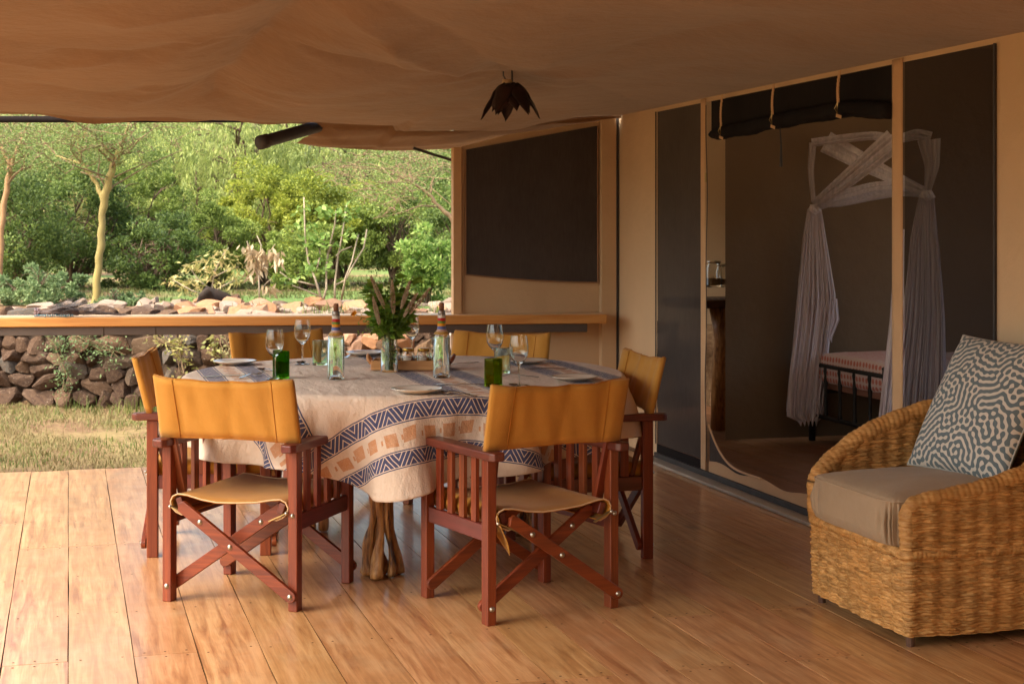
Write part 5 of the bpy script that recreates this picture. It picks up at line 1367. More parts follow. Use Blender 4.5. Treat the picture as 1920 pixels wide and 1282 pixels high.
# one ground sheet to the horizon, in the camera's ground frame, stepping up behind the stone wall
wl0 = (-7.5, 14.35); wl1 = (1.2, 12.05)        # wall line (right, depth)
def wall_d(cx): return wl0[1]+(wl1[1]-wl0[1])*(cx-wl0[0])/(wl1[0]-wl0[0])
def ground_z(cx, d):
    base = ZG + .02*mnoise.noise(Vector((cx*.7, d*.7, 0)))+.012*mnoise.noise(Vector((cx*2.5, d*2.5, 3)))
    t = min(1, max(0, (d-wall_d(cx)-.12)/.35)); side = 1.0
    hi = ZL + .05*mnoise.noise(Vector((cx*.5, d*.5, 5))) + .02*mnoise.noise(Vector((cx*2, d*2, 9)))+ .0008*max(0, d-30)**1.2
    t = t*t*(3-2*t)
    return base*(1-t)+hi*t
dx = np.concatenate([[-700, -300, -120, -60, -35], np.linspace(-24, 14, 150), [22, 40, 90, 300, 700]]); dd_ = np.concatenate([[-60, -20, -6, 0], np.linspace(4, 26, 190), [28, 32, 38, 50, 90, 200, 420, 800]])
A = np.zeros((len(dx), len(dd_), 3))
for i, x in enumerate(dx):
    for j, y in enumerate(dd_): q = cw(float(x), float(y)); A[i, j] = (q.x, q.y, ground_z(float(x), float(y)))
gm, t, o = nodes('garden_ground'); gp = N(t, 'ShaderNodeNewGeometry').outputs['Position']
n1 = noise_(t, gp, 1.3, 6, .65); n2 = noise_(t, gp, 22, 5, .7); sepz = N(t, 'ShaderNodeSeparateXYZ'); L(t, gp, sepz.inputs[0])
soil = mixc(t, ramp(t, n2, [(.35, (0, 0, 0)), (.65, (1, 1, 1))]), (.13, .07, .04), (.24, .15, .085))
dry = mixc(t, ramp(t, n2, [(.3, (0, 0, 0)), (.7, (1, 1, 1))]), (.20, .14, .065), (.28, .21, .10))
low = mixc(t, ramp(t, n1, [(.42, (0, 0, 0)), (.58, (1, 1, 1))]), soil, dry)
lawn = mixc(t, ramp(t, noise_(t, gp, .55, 4), [(.45, (0, 0, 0)), (.6, (1, 1, 1))]), mixc(t, n2, (.10, .17, .045), (.18, .24, .08)), mixc(t, n2, (.22, .12, .07), (.32, .2, .12)))
bk_ = N(t, 'ShaderNodeAttribute', attribute_name='rubble').outputs['Fac']
L(t, mixc(t, bk_, mixc(t, mth(t, 'MULTIPLY', mth(t, 'SUBTRACT', sepz.outputs[2], .25), 6, clamp=True), low, lawn), soil), (bs := N(t, 'ShaderNodeBsdfPrincipled')).inputs[0]); bs.inputs['Roughness'].default_value = .95; bs.inputs['Specular IOR Level'].default_value = .1
bp_ = N(t, 'ShaderNodeBump'); bp_.inputs['Distance'].default_value = .03; bp_.inputs['Strength'].default_value = .6; L(t, n2, bp_.inputs['Height']); L(t, bp_.outputs[0], bs.inputs['Normal']); L(t, bs.outputs[0], o.inputs[0])
RB = np.array([[1.0 if wall_d(x)-.3 < y < wall_d(x)+2.6+.8*math.sin(x*1.7) else 0.0 for y in dd_] for x in dx])
tag(gridmesh('ground', A, gm, attr={'rubble': RB}), 'garden ground of dry grass and soil, stepping up to a lawn behind the stone wall', kind='structure')

# ------------------------------------------------------------ grass
def grass(name, lab, n, cxr, dr, hgt, wd, mat, seed, dens=None, lean=.5):
    rg_ = np.random.default_rng(seed); cx = rg_.uniform(*cxr, n*2); d = rg_.uniform(*dr, n*2)
    pn = np.array([mnoise.noise(Vector((a*1.6, b*1.6, seed))) for a, b in zip(cx, d)])
    k = pn+rg_.normal(0, .25, n*2) > (dens if dens is not None else -.1); cx, d = cx[k][:n], d[k][:n]; n = len(cx)
    X = CT*cx+ST*d; Y = -ST*cx+CT*d
    Z = np.array([ground_z(a, b) for a, b in zip(cx, d)])-.004
    ok = ~((Y < YE+.01) & (X > XL)); X, Y, Z = X[ok], Y[ok], Z[ok]; n = len(X)
    a = rg_.uniform(0, 2*np.pi, n); h = hgt*rg_.uniform(.4, 1.3, n); ln = h*lean*rg_.uniform(0, 1.6, n); w_ = wd*rg_.uniform(.6, 1.3, n)
    p = np.stack([X, Y, Z], 1); s = np.stack([np.cos(a+1.57), np.sin(a+1.57), 0*a], 1)*w_[:, None]/2; l = np.stack([np.cos(a)*ln, np.sin(a)*ln, 0*a], 1)
    up = np.array([0, 0, 1.0])
    m1 = p+l*.35+up*(h*.6)[:, None]; m2 = p+l+up*(h*rg_.uniform(.75, 1, n))[:, None]
    V = np.stack([p-s, p+s, m1+s*.7, m1-s*.7, m2], 1).reshape(-1, 3)
    i = np.arange(n)[:, None]*5
    Q = np.concatenate([i+np.array([[0, 1, 2]]), i+np.array([[0, 2, 3]]), i+np.array([[3, 2, 4]])], 0)
    o = npmesh(name, V, Q, mat, None, k=3); tag(o, lab, 'grass', kind='stuff'); return o
gd = leafmat('dry_blades', [(.05, (0.162, 0.108, 0.049)), (.45, (0.270, 0.206, 0.098)), (.75, (0.248, 0.206, 0.086)), (.98, (0.130, 0.146, 0.044))], .25, .8)
gg = leafmat('green_blades', [(.1, (0.072, 0.104, 0.024)), (.5, (0.135, 0.168, 0.040)), (.95, (0.234, 0.232, 0.064))], .3, .7)
gl = leafmat('lawn_blades', [(.1, (0.092, 0.117, 0.034)), (.5, (0.153, 0.172, 0.050)), (.95, (0.245, 0.218, 0.084))], .3, .7)
grass('dry_grass', 'short dry straw coloured grass between the deck and the stone wall', 44000, (-6.5, -.2), (8.8, 13.9), .045, .006, gd, 31, .08, 1.2)
grass('green_grass', 'patches of green grass among the dry grass before the stone wall', 17000, (-6.5, -.2), (8.9, 13.8), .045, .006, gg, 32, .0, .8)
grass('weed_grass', 'taller grass tufts at the foot of the stone wall', 2600, (-3.8, -.6), (12.7, 13.75), .16, .008, gg, 37, .18, .5)
grass('lawn_grass', 'green lawn behind the stone wall', 20000, (-6, 1.5), (17.2, 25), .05, .012, gl, 33, -.1, .6)

# ------------------------------------------------------------ stone wall
stm, t, o = nodes('wall_stone'); v = N(t, 'ShaderNodeTexCoord').outputs['Object']; oi = N(t, 'ShaderNodeObjectInfo')
cmx = N(t, 'ShaderNodeCombineXYZ'); [L(t, mth(t, 'MULTIPLY', oi.outputs['Random'], 50.+9*i), cmx.inputs[i]) for i in range(3)]
ad = N(t, 'ShaderNodeVectorMath', operation='ADD'); L(t, v, ad.inputs[0]); L(t, cmx.outputs[0], ad.inputs[1]); v = ad.outputs[0]
rf = mth(t, 'FRACT', mth(t, 'MULTIPLY', oi.outputs['Random'], 7.31))
bc = ramp(t, rf, [(.0, (0.038, 0.021, 0.015)), (.35, (0.064, 0.035, 0.024)), (.6, (0.096, 0.051, 0.029)), (.8, (0.054, 0.037, 0.030)), (.9, (0.077, 0.077, 0.074)), (1, (0.128, 0.070, 0.035))])
bc = mixc(t, ramp(t, noise_(t, v, 9, 5, .65), [(.35, (0, 0, 0)), (.7, (1, 1, 1))]), bc, mixc(t, .5, bc, (.20, .12, .075)))
lich = ramp(t, noise_(t, v, 14, 5, .75), [(.60, (0, 0, 0)), (.68, (1, 1, 1))])
bc = mixc(t, mth(t, 'MULTIPLY', lich, .75), bc, (.46, .36, .28))
bsdf(t, o, bc, .9, noise_(t, v, 26, 6, .7), .7, .012, spec=.2)
cpm, t, o = nodes('orange_stone'); v = N(t, 'ShaderNodeTexCoord').outputs['Object']; oi = N(t, 'ShaderNodeObjectInfo')
rf = mth(t, 'FRACT', mth(t, 'MULTIPLY', oi.outputs['Random'], 5.77))
bc = ramp(t, rf, [(0, (.26, .13, .07)), (.3, (.40, .20, .10)), (.55, (.33, .20, .13)), (.75, (.20, .11, .07)), (.88, (.33, .26, .21)), (1, (.20, .18, .165))])
bc = mixc(t, ramp(t, noise_(t, v, 8, 5, .65), [(.35, (0, 0, 0)), (.7, (1, 1, 1))]), bc, mixc(t, .5, bc, (.22, .11, .07)))
bsdf(t, o, bc, .85, noise_(t, v, 22, 6, .7), .6, .012, spec=.25)
import bmesh
def stone_mesh(seed, ang=.5):
    r = random.Random(seed); bm = bmesh.new(); bmesh.ops.create_icosphere(bm, subdivisions=3, radius=.5)
    planes = []
    for k in range(9):
        n = Vector((r.gauss(0, 1), r.gauss(0, 1), r.gauss(0, 1))).normalized(); planes.append((n, r.uniform(.30, .42)))
    for n in (Vector((0, 0, 1)), Vector((0, 0, -1)), Vector((0, -1, 0)), Vector((0, 1, 0)), Vector((1, 0, 0)), Vector((-1, 0, 0))):
        planes.append(((n+Vector((r.uniform(-.2, .2), r.uniform(-.2, .2), r.uniform(-.2, .2)))).normalized(), r.uniform(.36, .42)))
    for v in bm.verts:
        v.co *= 1.25
        for n, dd in planes:
            e = v.co.dot(n)-dd
            if e > 0: v.co -= n*e
        v.co += v.co.normalized()*(.016*mnoise.noise(v.co*5+Vector((seed, 0, 0)))+.007*mnoise.noise(v.co*14))
    me = bpy.data.meshes.new('stone'); bm.to_mesh(me); bm.free(); return me
def two(me, m):
    c = me.copy(); c.materials.append(m); return c
sbase = [stone_mesh(s) for s in range(12)]
SM = [two(m, stm) for m in sbase]; SC = [two(m, cpm) for m in sbase]
wdir = cw(wl1[0]-wl0[0], wl1[1]-wl0[1]); wlen = wdir.length; wang = math.atan2(wdir.y, wdir.x); w0 = cw(*wl0)
wall = thing('stone_wall', 'dry stone garden wall of dark brown boulders with loose orange rocks along its top', 'stone wall', (w0.x, w0.y, ZG), wang)
MB().box((wlen/2, .24, .34), (wlen, .30, .74)).build('core', pm('wall_core', (.05, .032, .022), (.09, .055, .035), .95, scale=20, bump=.8, bdist=.02), wall)
rs = random.Random(12); z = -.03; rowh = [.15, .135, .13, .125, .125, .115, .10]; cnt = 0
for ri, h in enumerate(rowh):
    x = .9+rs.uniform(-.1, .1)
    while x < wlen:
        w_ = rs.uniform(.13, .34) if rs.random() < .75 else rs.uniform(.1, .16)
        dip = .03*math.sin(x*2.1+ri)
        hh = h*rs.uniform(.95, 1.22)
        o = link('stone', SM[rs.randrange(12)], None, wall)
        o.location = (x+w_/2, .085+rs.uniform(-.03, .02)+ri*.008, z+h/2+dip+rs.uniform(-.012, .012)); o.scale = (w_*1.22, .26, hh*1.30)
        o.rotation_euler = (rs.uniform(-.15, .15), rs.uniform(-.28, .28), rs.uniform(-.25, .25)+(math.pi if rs.random() < .5 else 0)); x += w_; cnt += 1
    z += h*.97
# loose rocks on top and behind
tops = 0
for k in range(105):
    cx = rs.uniform(-4.2, .5); dd = wall_d(cx)+.1+abs(rs.gauss(0, .75)); 
    if cx < -3.1 and rs.random() < .7: continue
    s = rs.uniform(.12, .30); q = cw(cx, dd)-w0; lx = q.x*math.cos(wang)+q.y*math.sin(wang); ly = -q.x*math.sin(wang)+q.y*math.cos(wang)
    o = link('stone', SC[rs.randrange(12)], None, wall); zb = max(ground_z(cx, dd), .53) if dd < wall_d(cx)+.5 else ground_z(cx, dd)
    o.location = (lx, ly, zb-ZG+s*.16); o.scale = (s*rs.uniform(.9, 1.5), s, s*rs.uniform(.45, .8)); o.rotation_euler = (rs.uniform(-.4, .4), rs.uniform(-.4, .4), rs.uniform(0, 6.28)); tops += 1
# bigger orange rocks where the wall shows between bottle and jar
for px, py, s, c in [(672, 652, .26, 1), (640, 655, .2, 0), (700, 640, .22, 1), (655, 632, .16, 1), (795, 655, .2, 0), (760, 640, .22, 1), (728, 652, .2, 0), (612, 645, .2, 1), (840, 640, .2, 1)]:
    p = P(px, py, wall_d((px-960)/F*12.3)-.10)-w0; lx = p.x*math.cos(wang)+p.y*math.sin(wang); ly = -p.x*math.sin(wang)+p.y*math.cos(wang)
    o = link('stone', (SC if c else SM)[rs.randrange(12)], None, wall); o.location = (lx, ly, p.z-ZG); o.scale = (s, .24, s*.75); o.rotation_euler = (.2, rs.uniform(-.4, .4), rs.uniform(-.3, .3))
print('stones', cnt, tops)
bm = bmesh.new()
for k in range(430):
    cx = rs.uniform(-4.6, .6); dd = wall_d(cx)+.15+abs(rs.gauss(0, 1.1))
    if cx < -3.0 and rs.random() < .6: continue
    s = rs.uniform(.06, .2); q = cw(cx, dd)
    n0 = len(bm.verts); bm.from_mesh(sbase[rs.randrange(12)]); bm.verts.ensure_lookup_table()
    m4 = Matrix.Translation((q.x, q.y, ground_z(cx, dd)+s*.18)) @ Matrix.Rotation(rs.uniform(0, 6.28), 4, 'Z') @ Matrix.Rotation(rs.uniform(-.5, .5), 4, 'X') @ Matrix.Diagonal((s*rs.uniform(.9, 1.6), s, s*rs.uniform(.4, .8), 1))
    bmesh.ops.transform(bm, matrix=m4, verts=bm.verts[n0:])
me = bpy.data.meshes.new('loose_rubble'); bm.to_mesh(me); bm.free(); me.materials.append(cpm); tag(link('loose_rubble', me), 'loose orange rubble scattered behind the stone wall', 'rubble', kind='stuff')

# ------------------------------------------------------------ plants
gz = lambda px, d: ground_z((px-960)/F*d, d)
def ends_(p, n=6): return p
def crown(name, mat, parent, c, rad, nclump, nleaf, ls, seed, lw=.5, flat=.0, hollow=.45, clump=.22, droop=0):
    rg_ = np.random.default_rng(seed); u = rg_.normal(size=(nclump, 3)); u /= np.linalg.norm(u, axis=1, keepdims=True)
    r_ = (hollow+(1-hollow)*rg_.uniform(0, 1, nclump)**.6)[:, None]; r_ *= (1+.22*np.sin(u[:, :1]*5+seed)*np.cos(u[:, 2:]*4))
    cc = u*r_*np.array(rad); ci = rg_.integers(0, nclump, nleaf); sz = rg_.uniform(.5, 1.3, nclump)*clump
    e = rg_.normal(size=(nleaf, 3)); e /= np.linalg.norm(e, axis=1, keepdims=True); e *= rg_.uniform(.35, 1, nleaf)[:, None]**.6
    off = e*sz[ci][:, None]*np.array([min(rad), min(rad), min(rad)*(.75 if not flat else flat)])
    pos = cc[ci]+off; dirs = off/ (np.linalg.norm(off, axis=1, keepdims=True)+1e-6)*.6+rg_.normal(0, .5, (nleaf, 3))+np.array([0, 0, .25-droop])
    pos += np.array(c); return leafcloud(name, mat, parent, pos, dirs, ls, ls*lw, .12, seed)
def limbs(name, mat, parent, base, c, rad, n, r0, seed, kink=.12):
    r = random.Random(seed); b = MB(); base = Vector(base)
    for k in range(n):
        u = Vector((r.gauss(0, 1), r.gauss(0, 1), abs(r.gauss(0, .8))+.1)).normalized(); e = Vector(c)+Vector((u.x*rad[0], u.y*rad[1], u.z*rad[2]))*r.uniform(.5, .95)
        st_ = base+Vector((r.uniform(-.18, .18)*rad[0], r.uniform(-.18, .18)*rad[1], 0)); m = 9; pts = []
        for i in range(m):
            t = i/(m-1); p = st_.lerp(e, t); p.z = st_.z+(e.z-st_.z)*t**.85
            p += Vector((mnoise.noise(Vector((t*3, k, seed))), mnoise.noise(Vector((t*3, k+9, seed))), 0))*kink*rad[0]*math.sin(math.pi*t)*2; pts.append(p)
        b.tube(pts, [max(.004, r0*(1-.85*i/(m-1))*r.uniform(.85, 1)) for i in range(m)], 6, cap=False)
        for q in range(5):
            i = r.randrange(3, m-1); p = pts[i]; d = Vector((r.gauss(0, 1), r.gauss(0, 1), r.uniform(0, 1))).normalized()*rad[0]*.4
            b.tube([p, p+d*.5+Vector((0, 0, .05)), p+d], [r0*.3, r0*.2, r0*.08], 5, cap=False)
    return b.build(name, mat, parent, smooth=True)
bark = pm('brown_bark', (.09, .055, .035), (.17, .11, .07), .9, scale=14, stretch=(1, 1, .3), bump=.6)
palebark = pm('pale_twig', (.27, .18, .10), (.19, .12, .07), .85, scale=20, bump=.3)
feverbark = pm('fever_bark', (.36, .26, .085), (.25, .20, .075), .75, scale=9, stretch=(1, 1, .4), bump=.4, bscale=50)
Lf = {
 'dark': leafmat('leaf_dark', [(.05, (0.051, 0.081, 0.025)), (.5, (0.128, 0.188, 0.047)), (.95, (0.279, 0.351, 0.086))]),
 'mid': leafmat('leaf_mid', [(.05, (0.090, 0.128, 0.030)), (.5, (0.217, 0.288, 0.061)), (.95, (0.432, 0.489, 0.117))]),
 'olive': leafmat('leaf_olive', [(.05, (0.148, 0.146, 0.063)), (.5, (0.323, 0.304, 0.137)), (.95, (0.592, 0.495, 0.228))]),
 'bright': leafmat('leaf_bright', [(.05, (0.096, 0.128, 0.021)), (.45, (0.267, 0.315, 0.048)), (.95, (0.572, 0.570, 0.103))], .45),
 'pale': leafmat('leaf_pale', [(.05, (0.194, 0.207, 0.063)), (.5, (0.403, 0.380, 0.127)), (.95, (0.688, 0.529, 0.253))], .4),
 'weep': leafmat('leaf_weep', [(.05, (0.143, 0.190, 0.053)), (.5, (0.340, 0.393, 0.121)), (.95, (0.624, 0.641, 0.216))], .4),
 'feather': leafmat('leaf_feather', [(.05, (0.198, 0.193, 0.070)), (.5, (0.362, 0.330, 0.125)), (.95, (0.624, 0.468, 0.223))], .4),
 'featherg': leafmat('leaf_featherg', [(.05, (0.103, 0.150, 0.046)), (.5, (0.218, 0.300, 0.086)), (.95, (0.414, 0.475, 0.161))], .4),
 'pale2': leafmat('leaf_pale2', [(.05, (0.103, 0.188, 0.040)), (.5, (0.230, 0.362, 0.081)), (.95, (0.483, 0.575, 0.172))], .4),
 'sage': leafmat('leaf_sage', [(.05, (0.081, 0.125, 0.052)), (.5, (0.172, 0.250, 0.103)), (.95, (0.345, 0.425, 0.196))], .35),
 'dead': leafmat('leaf_dead', [(.05, (0.360, 0.240, 0.130)), (.5, (0.550, 0.420, 0.260)), (.95, (0.700, 0.580, 0.400))], .3),
}
def shrub(lab, px, d, ytop, ybot, hw, mat, seed, nleaf=13000, ls=.048, nclump=70, cat='shrub', name='shrub', depth=1.0, stems=10, lw=.5, trunkr=.035, clump=.24, hollow=.45):
    zt = HC-(ytop-HOR)/F*d; base = P(px, 500, d); base.z = gz(px, d)-.02; zb = HC-(ybot-HOR)/F*d; rx_ = hw/F*d; rz_ = (zt-zb)/2
    t = thing(name, lab, cat, tuple(base)); c = (0, 0, (zt+zb)/2-base.z)
    crown('crown', mat, t, c, (rx_, rx_*depth, rz_), nclump, int(nleaf*1.3), ls, seed, lw=lw, clump=clump, hollow=hollow)
    limbs('trunk', bark, t, (0, 0, 0), c, (rx_, rx_*depth, rz_), stems, trunkr, seed)
    return t
shrub('dark leafy shrub filling the left edge behind the stone wall', 20, 18.5, 300, 560, 120, Lf['dark'], 1, 15000)
shrub('dense dark green shrub behind the yellow barked tree', 140, 20, 262, 545, 120, Lf['dark'], 2, 17000)
shrub('tall dark green shrub right of the yellow barked tree', 262, 21, 292, 520, 105, Lf['mid'], 3, 16000)
shrub('spreading dark shrub with slanting bare stems beside the lawn', 295, 19.5, 400, 560, 95, Lf['dark'], 4, 10000, stems=20, trunkr=.04)
shrub('fine leaved olive green shrub in the middle of the garden', 405, 20.5, 375, 535, 80, Lf['mid'], 5, 20000, ls=.038)
shrub('bright yellow green shrub left of centre behind the bare stemmed plant', 510, 22, 318, 520, 112, Lf['bright'], 6, 26000, ls=.05)
shrub('bright green shrub behind the candelabra stems', 630, 21.5, 316, 525, 112, Lf['bright'], 7, 26000, ls=.05)
shrub('dark green shrub low between the two bright shrubs', 575, 20.3, 420, 548, 80, Lf['mid'], 8, 11000)
shrub('olive green shrub toward the tent with dark gaps', 745, 21, 330, 545, 100, Lf['mid'], 9, 15000)
shrub('light green broad leaved shrub just left of the end panel', 800, 16.5, 425, 560, 62, Lf['pale2'], 10, 3600, ls=.062, nclump=46, hollow=.2, trunkr=.015)
shrub('dark shrub hidden in part by the end panel', 880, 20, 340, 560, 90, Lf['dark'], 11, 11000)
shrub('small grey green bush at the left foot of the yellow barked tree', 70, 15.6, 500, 590, 90, Lf['sage'], 12, 5200, ls=.045, nclump=60, hollow=.2, trunkr=.012)
shrub('low grey green bush at the right foot of the yellow barked tree', 222, 15.3, 545, 592, 52, Lf['sage'], 13, 2200, ls=.04, nclump=40, hollow=.2, trunkr=.008)
shrub('tall green tree crown behind the weeping tree', 250, 40, 235, 420, 120, Lf['mid'], 14, 13000, ls=.09, name='tree', cat='tree')
shrub('tall feathery olive tree at the far left', 60, 26, 180, 420, 150, Lf['feather'], 15, 15000, ls=.07, name='tree', cat='tree', hollow=.3)
shrub('tall olive tree behind the right hand shrubs', 720, 38, 215, 430, 140, Lf['olive'], 16, 15000, ls=.08, name='tree', cat='tree')
shrub('tall dark tree seen past the end panel', 900, 30, 200, 480, 120, Lf['dark'], 17, 9000, ls=.1, name='tree', cat='tree')
# weeping trees
def weeper(lab, px, d, ytop, ybot, hw, seed, ns, nl):
    base = P(px, 500, d); base.z = gz(px, d); t = thing('weeping_tree', lab, 'tree', tuple(base)); rg_ = np.random.default_rng(seed)
    zt = HC-(ytop-HOR)/F*d-base.z; zb = HC-(ybot-HOR)/F*d-base.z; rx_ = hw/F*d
    a = rg_.uniform(0, 2*np.pi, ns); r_ = rg_.uniform(0, 1, ns)**.5; sx_ = r_*np.cos(a)*rx_; sy = r_*np.sin(a)*rx_; sz = zb+(zt-zb)*(rg_.uniform(.25, 1, ns)*np.sqrt(np.clip(1-r_**2*.8, 0, 1)))
    clx = np.round(sx_/.5)*.5; sx_ = sx_*.55+clx*.45; ln = rg_.uniform(.5, 1.7, ns)
    si = rg_.integers(0, ns, nl); tt = rg_.uniform(0, 1, nl)
    pos = np.stack([sx_[si]+.16*np.sin(tt*1.5)*np.sign(sx_[si])+rg_.normal(0, .035, nl), sy[si]+rg_.normal(0, .035, nl), sz[si]-ln[si]*tt], 1)
    dirs = np.stack([rg_.normal(0, .45, nl), rg_.normal(0, .45, nl), -np.ones(nl)], 1)
    leafcloud('crown', Lf['weep'], t, pos, dirs, .13, .022, 0, seed)
    limbs('trunk', bark, t, (0, 0, 0), (0, 0, zt*.55), (rx_, rx_, zt*.4), 9, .11, seed)
weeper('big weeping pepper tree with hanging pale green strands behind the shrubs', 400, 31, 120, 400, 190, 21, 620, 30000)
weeper('weeping pepper tree behind the end of the dark rafter pole', 600, 33, 120, 390, 150, 22, 480, 22000)
# far wood closing the view
rg_ = np.random.default_rng(44); n = 46000
cxv = rg_.uniform(-30, 18, n); clump_x = np.round(cxv/2.2)*2.2+rg_.normal(0, .75, n); topz = 4.6+1.6*np.sin(clump_x*1.3)+1.2*np.sin(clump_x*.47+1)
zz = ZL+rg_.uniform(0, 1, n)**.8*topz; dd2 = 44+rg_.uniform(0, 6, n)+1.2*np.sin(zz*2+clump_x)
pos = np.stack([CT*clump_x+ST*dd2, -ST*clump_x+CT*dd2, zz], 1)
tag(leafcloud('far_wood', Lf['olive'], None, pos, rg_.normal(size=(n, 3)), .42, .26, .1, 45), 'far bushland closing the view behind the garden trees', 'trees', kind='stuff')
# yellow barked fever trees
def skeleton_tree(name, lab, cat, paths, mat, twigmat, leaf, d, seed, twig=(60, .5), nleaf=5000, ls=.03, up=.3, region=None, lw=.35):
    base = P(paths[0][0][0], paths[0][0][1], d); t = thing(name, lab, cat, tuple(base)); b = MB(); r = random.Random(seed); tips = []
    for path in paths:
        pts = [P(a, b_, d+dz)-base for a, b_, w_, dz in path]; rad = [w_/2/F*d for a, b_, w_, dz in path]
        m = len(pts)*5; ss = np.linspace(0, len(pts)-1, m); arr = np.array([tuple(p) for p in pts]); q = np.stack([np.interp(ss, range(len(pts)), arr[:, i]) for i in range(3)], 1)
        for _ in range(2): q[1:-1] = (q[:-2]+q[2:]+2*q[1:-1])/4
        rr = np.interp(ss, range(len(pts)), rad)*.66
        b.tube([Vector(x)+Vector((.006*math.sin(i*1.3), 0, 0)) for i, x in enumerate(q)], [k*(1+.05*math.sin(i*2.1)) for i, k in enumerate(rr)], 14)
        tips += [(Vector(q[i]), rr[i]) for i in range(m//2, m)]
    b.build('trunk', mat, t, smooth=True)
    tw = MB(); lp = []; ld = []
    for k in range(twig[0]):
        p, r_ = tips[r.randrange(len(tips))]
        if region: 
            a_, b_, c_, e_ = region; tgt = P(r.uniform(a_, c_), r.uniform(b_, e_), d+r.uniform(-1.2, 1.2))-base
        else: tgt = p+Vector((r.gauss(0, 1), r.gauss(0, 1), r.uniform(-.1, 1)*up)).normalized()*twig[1]
        pts = []; m = 7
        for i in range(m): tq = i/(m-1); pts.append(p.lerp(tgt, tq)+Vector((mnoise.noise(Vector((tq*4, k, 1))), mnoise.noise(Vector((tq*4, k, 5))), .6*mnoise.noise(Vector((tq*4, k, 9)))))*.22*(tgt-p).length*min(1, tq*3))
        tw.tube(pts, [max(.003, min(r_*.4, .011)*(1-.8*i/(m-1))) for i in range(m)], 5, cap=False)
        for q in range(6):
            i = r.randrange(2, m); e = pts[i]+Vector((r.gauss(0, 1), r.gauss(0, 1), r.gauss(0, .5)))*.13*twig[1]; tw.tube([pts[i], (pts[i]+e)/2+Vector((0, 0, .02)), e], [.004, .003, .002], 4, cap=False)
            for s in range(nleaf//(twig[0]*6)):
                lp.append(tuple(pts[i].lerp(e, r.random())+Vector((r.gauss(0, .17), r.gauss(0, .17), r.gauss(0, .08))))); ld.append((r.gauss(0, 1), r.gauss(0, 1), r.gauss(0, .4)))
    tw.build('twigs', twigmat, t, smooth=True)
    if lp: leafcloud('crown', leaf, t, lp, ld, ls, ls*lw, 0, seed)
    return t
skeleton_tree('fever_tree', 'forked tree with smooth yellow bark rising behind the stone wall', 'tree',
  [[(176, 592, 34, 0), (180, 560, 23, 0), (184, 500, 21, 0), (190, 455, 22, 0), (191, 410, 19, 0), (196, 370, 24, 0), (205, 335, 22, 0), (214, 305, 19, 0), (224, 283, 17, 0), (233, 262, 14, 0)],
   [(193, 375, 16, 0), (182, 345, 13, .1), (168, 325, 12, .1), (152, 305, 11, .1), (148, 275, 8, .1), (140, 235, 5, .1)],
   [(212, 306, 16, 0), (202, 290, 13, 0), (195, 274, 10, 0)],
   [(152, 307, 9, .1), (130, 300, 6, .2), (105, 292, 4, .3)], [(233, 262, 11, 0), (244, 225, 8, 0), (252, 190, 6, 0)]],
  feverbark, palebark, Lf['featherg'], 15.6, 3, (34, .9), 15000, .032, region=(10, 120, 380, 330))
skeleton_tree('fever_tree', 'leaning tan barked tree at the left edge of the view', 'tree',
  [[(-4, 590, 22, 0), (0, 470, 18, 0), (5, 400, 17, 0), (14, 345, 16, 0), (20, 310, 14, 0), (8, 285, 10, 0), (-8, 262, 8, 0)], [(20, 312, 12, 0), (30, 285, 10, 0), (45, 252, 8, 0), (60, 215, 6, 0)]],
  pm('tan_bark', (.42, .24, .12), (.32, .18, .09), .8, scale=9, bump=.4), palebark, Lf['featherg'], 17, 5, (22, .9), 8000, .032, region=(-90, 130, 150, 330))
skeleton_tree('acacia_tree', 'flat topped thorn tree with tan zigzag branches reaching in from the right', 'tree',
  [[(905, 600, 16, 0), (880, 480, 15, 0), (845, 405, 14, 0), (822, 388, 11, 0), (806, 365, 9, 0), (785, 350, 8, 0), (770, 342, 7, 0), (730, 340, 4, 0), (690, 352, 3, 0), (650, 362, 2, 0)],
   [(772, 342, 6, 0), (765, 310, 4, .1), (770, 290, 3, .2)], [(785, 350, 5, 0), (740, 322, 3, .2), (690, 306, 3, .3), (640, 312, 2, .4), (590, 330, 2, .4)],
   [(822, 388, 5, 0), (790, 385, 4, -.2), (750, 400, 3, -.3), (700, 410, 2, -.4)], [(806, 365, 5, 0), (815, 325, 3, .1), (800, 290, 2, .1)]],
  palebark, palebark, Lf['featherg'], 15.2, 7, (46, .6), 9000, .026, region=(580, 255, 880, 400))
# candelabra plant
def stem_thing(name, lab, cat, d, stems, mat, clusters, leaf, ls, lw, per, seed, droop=0, spread=.06):
    base = P(stems[0][0][0], stems[0][0][1], d); base.z = gz(stems[0][0][0], d); t = thing(name, lab, cat, tuple(base)); b = MB(); r = random.Random(seed)
    for s in stems: b.tube([P(a, c_, d+r.uniform(-.12, .12)*(i > 0))-base for i, (a, c_, w_) in enumerate(s)], [w_*.36/F*d for a, c_, w_ in s], 7)
    b.build('stems', mat, t, smooth=True)
    lp = []; ld = []
    for a, c_, n in clusters:
        p = P(a, c_, d)-base
        for k in range(n*per):
            an = r.uniform(0, 6.28); lp.append(tuple(p+Vector((r.gauss(0, spread), r.gauss(0, spread), r.gauss(0, spread*.6))))); ld.append((math.cos(an), math.sin(an), r.uniform(-.9, 1.0)-droop))
    leafcloud('leaves', leaf, t, lp, ld, ls, ls*lw, .1, seed); return t
gs = pm('grey_stem', (.40, .32, .23), (.3, .23, .16), .8, scale=30, bump=.3)
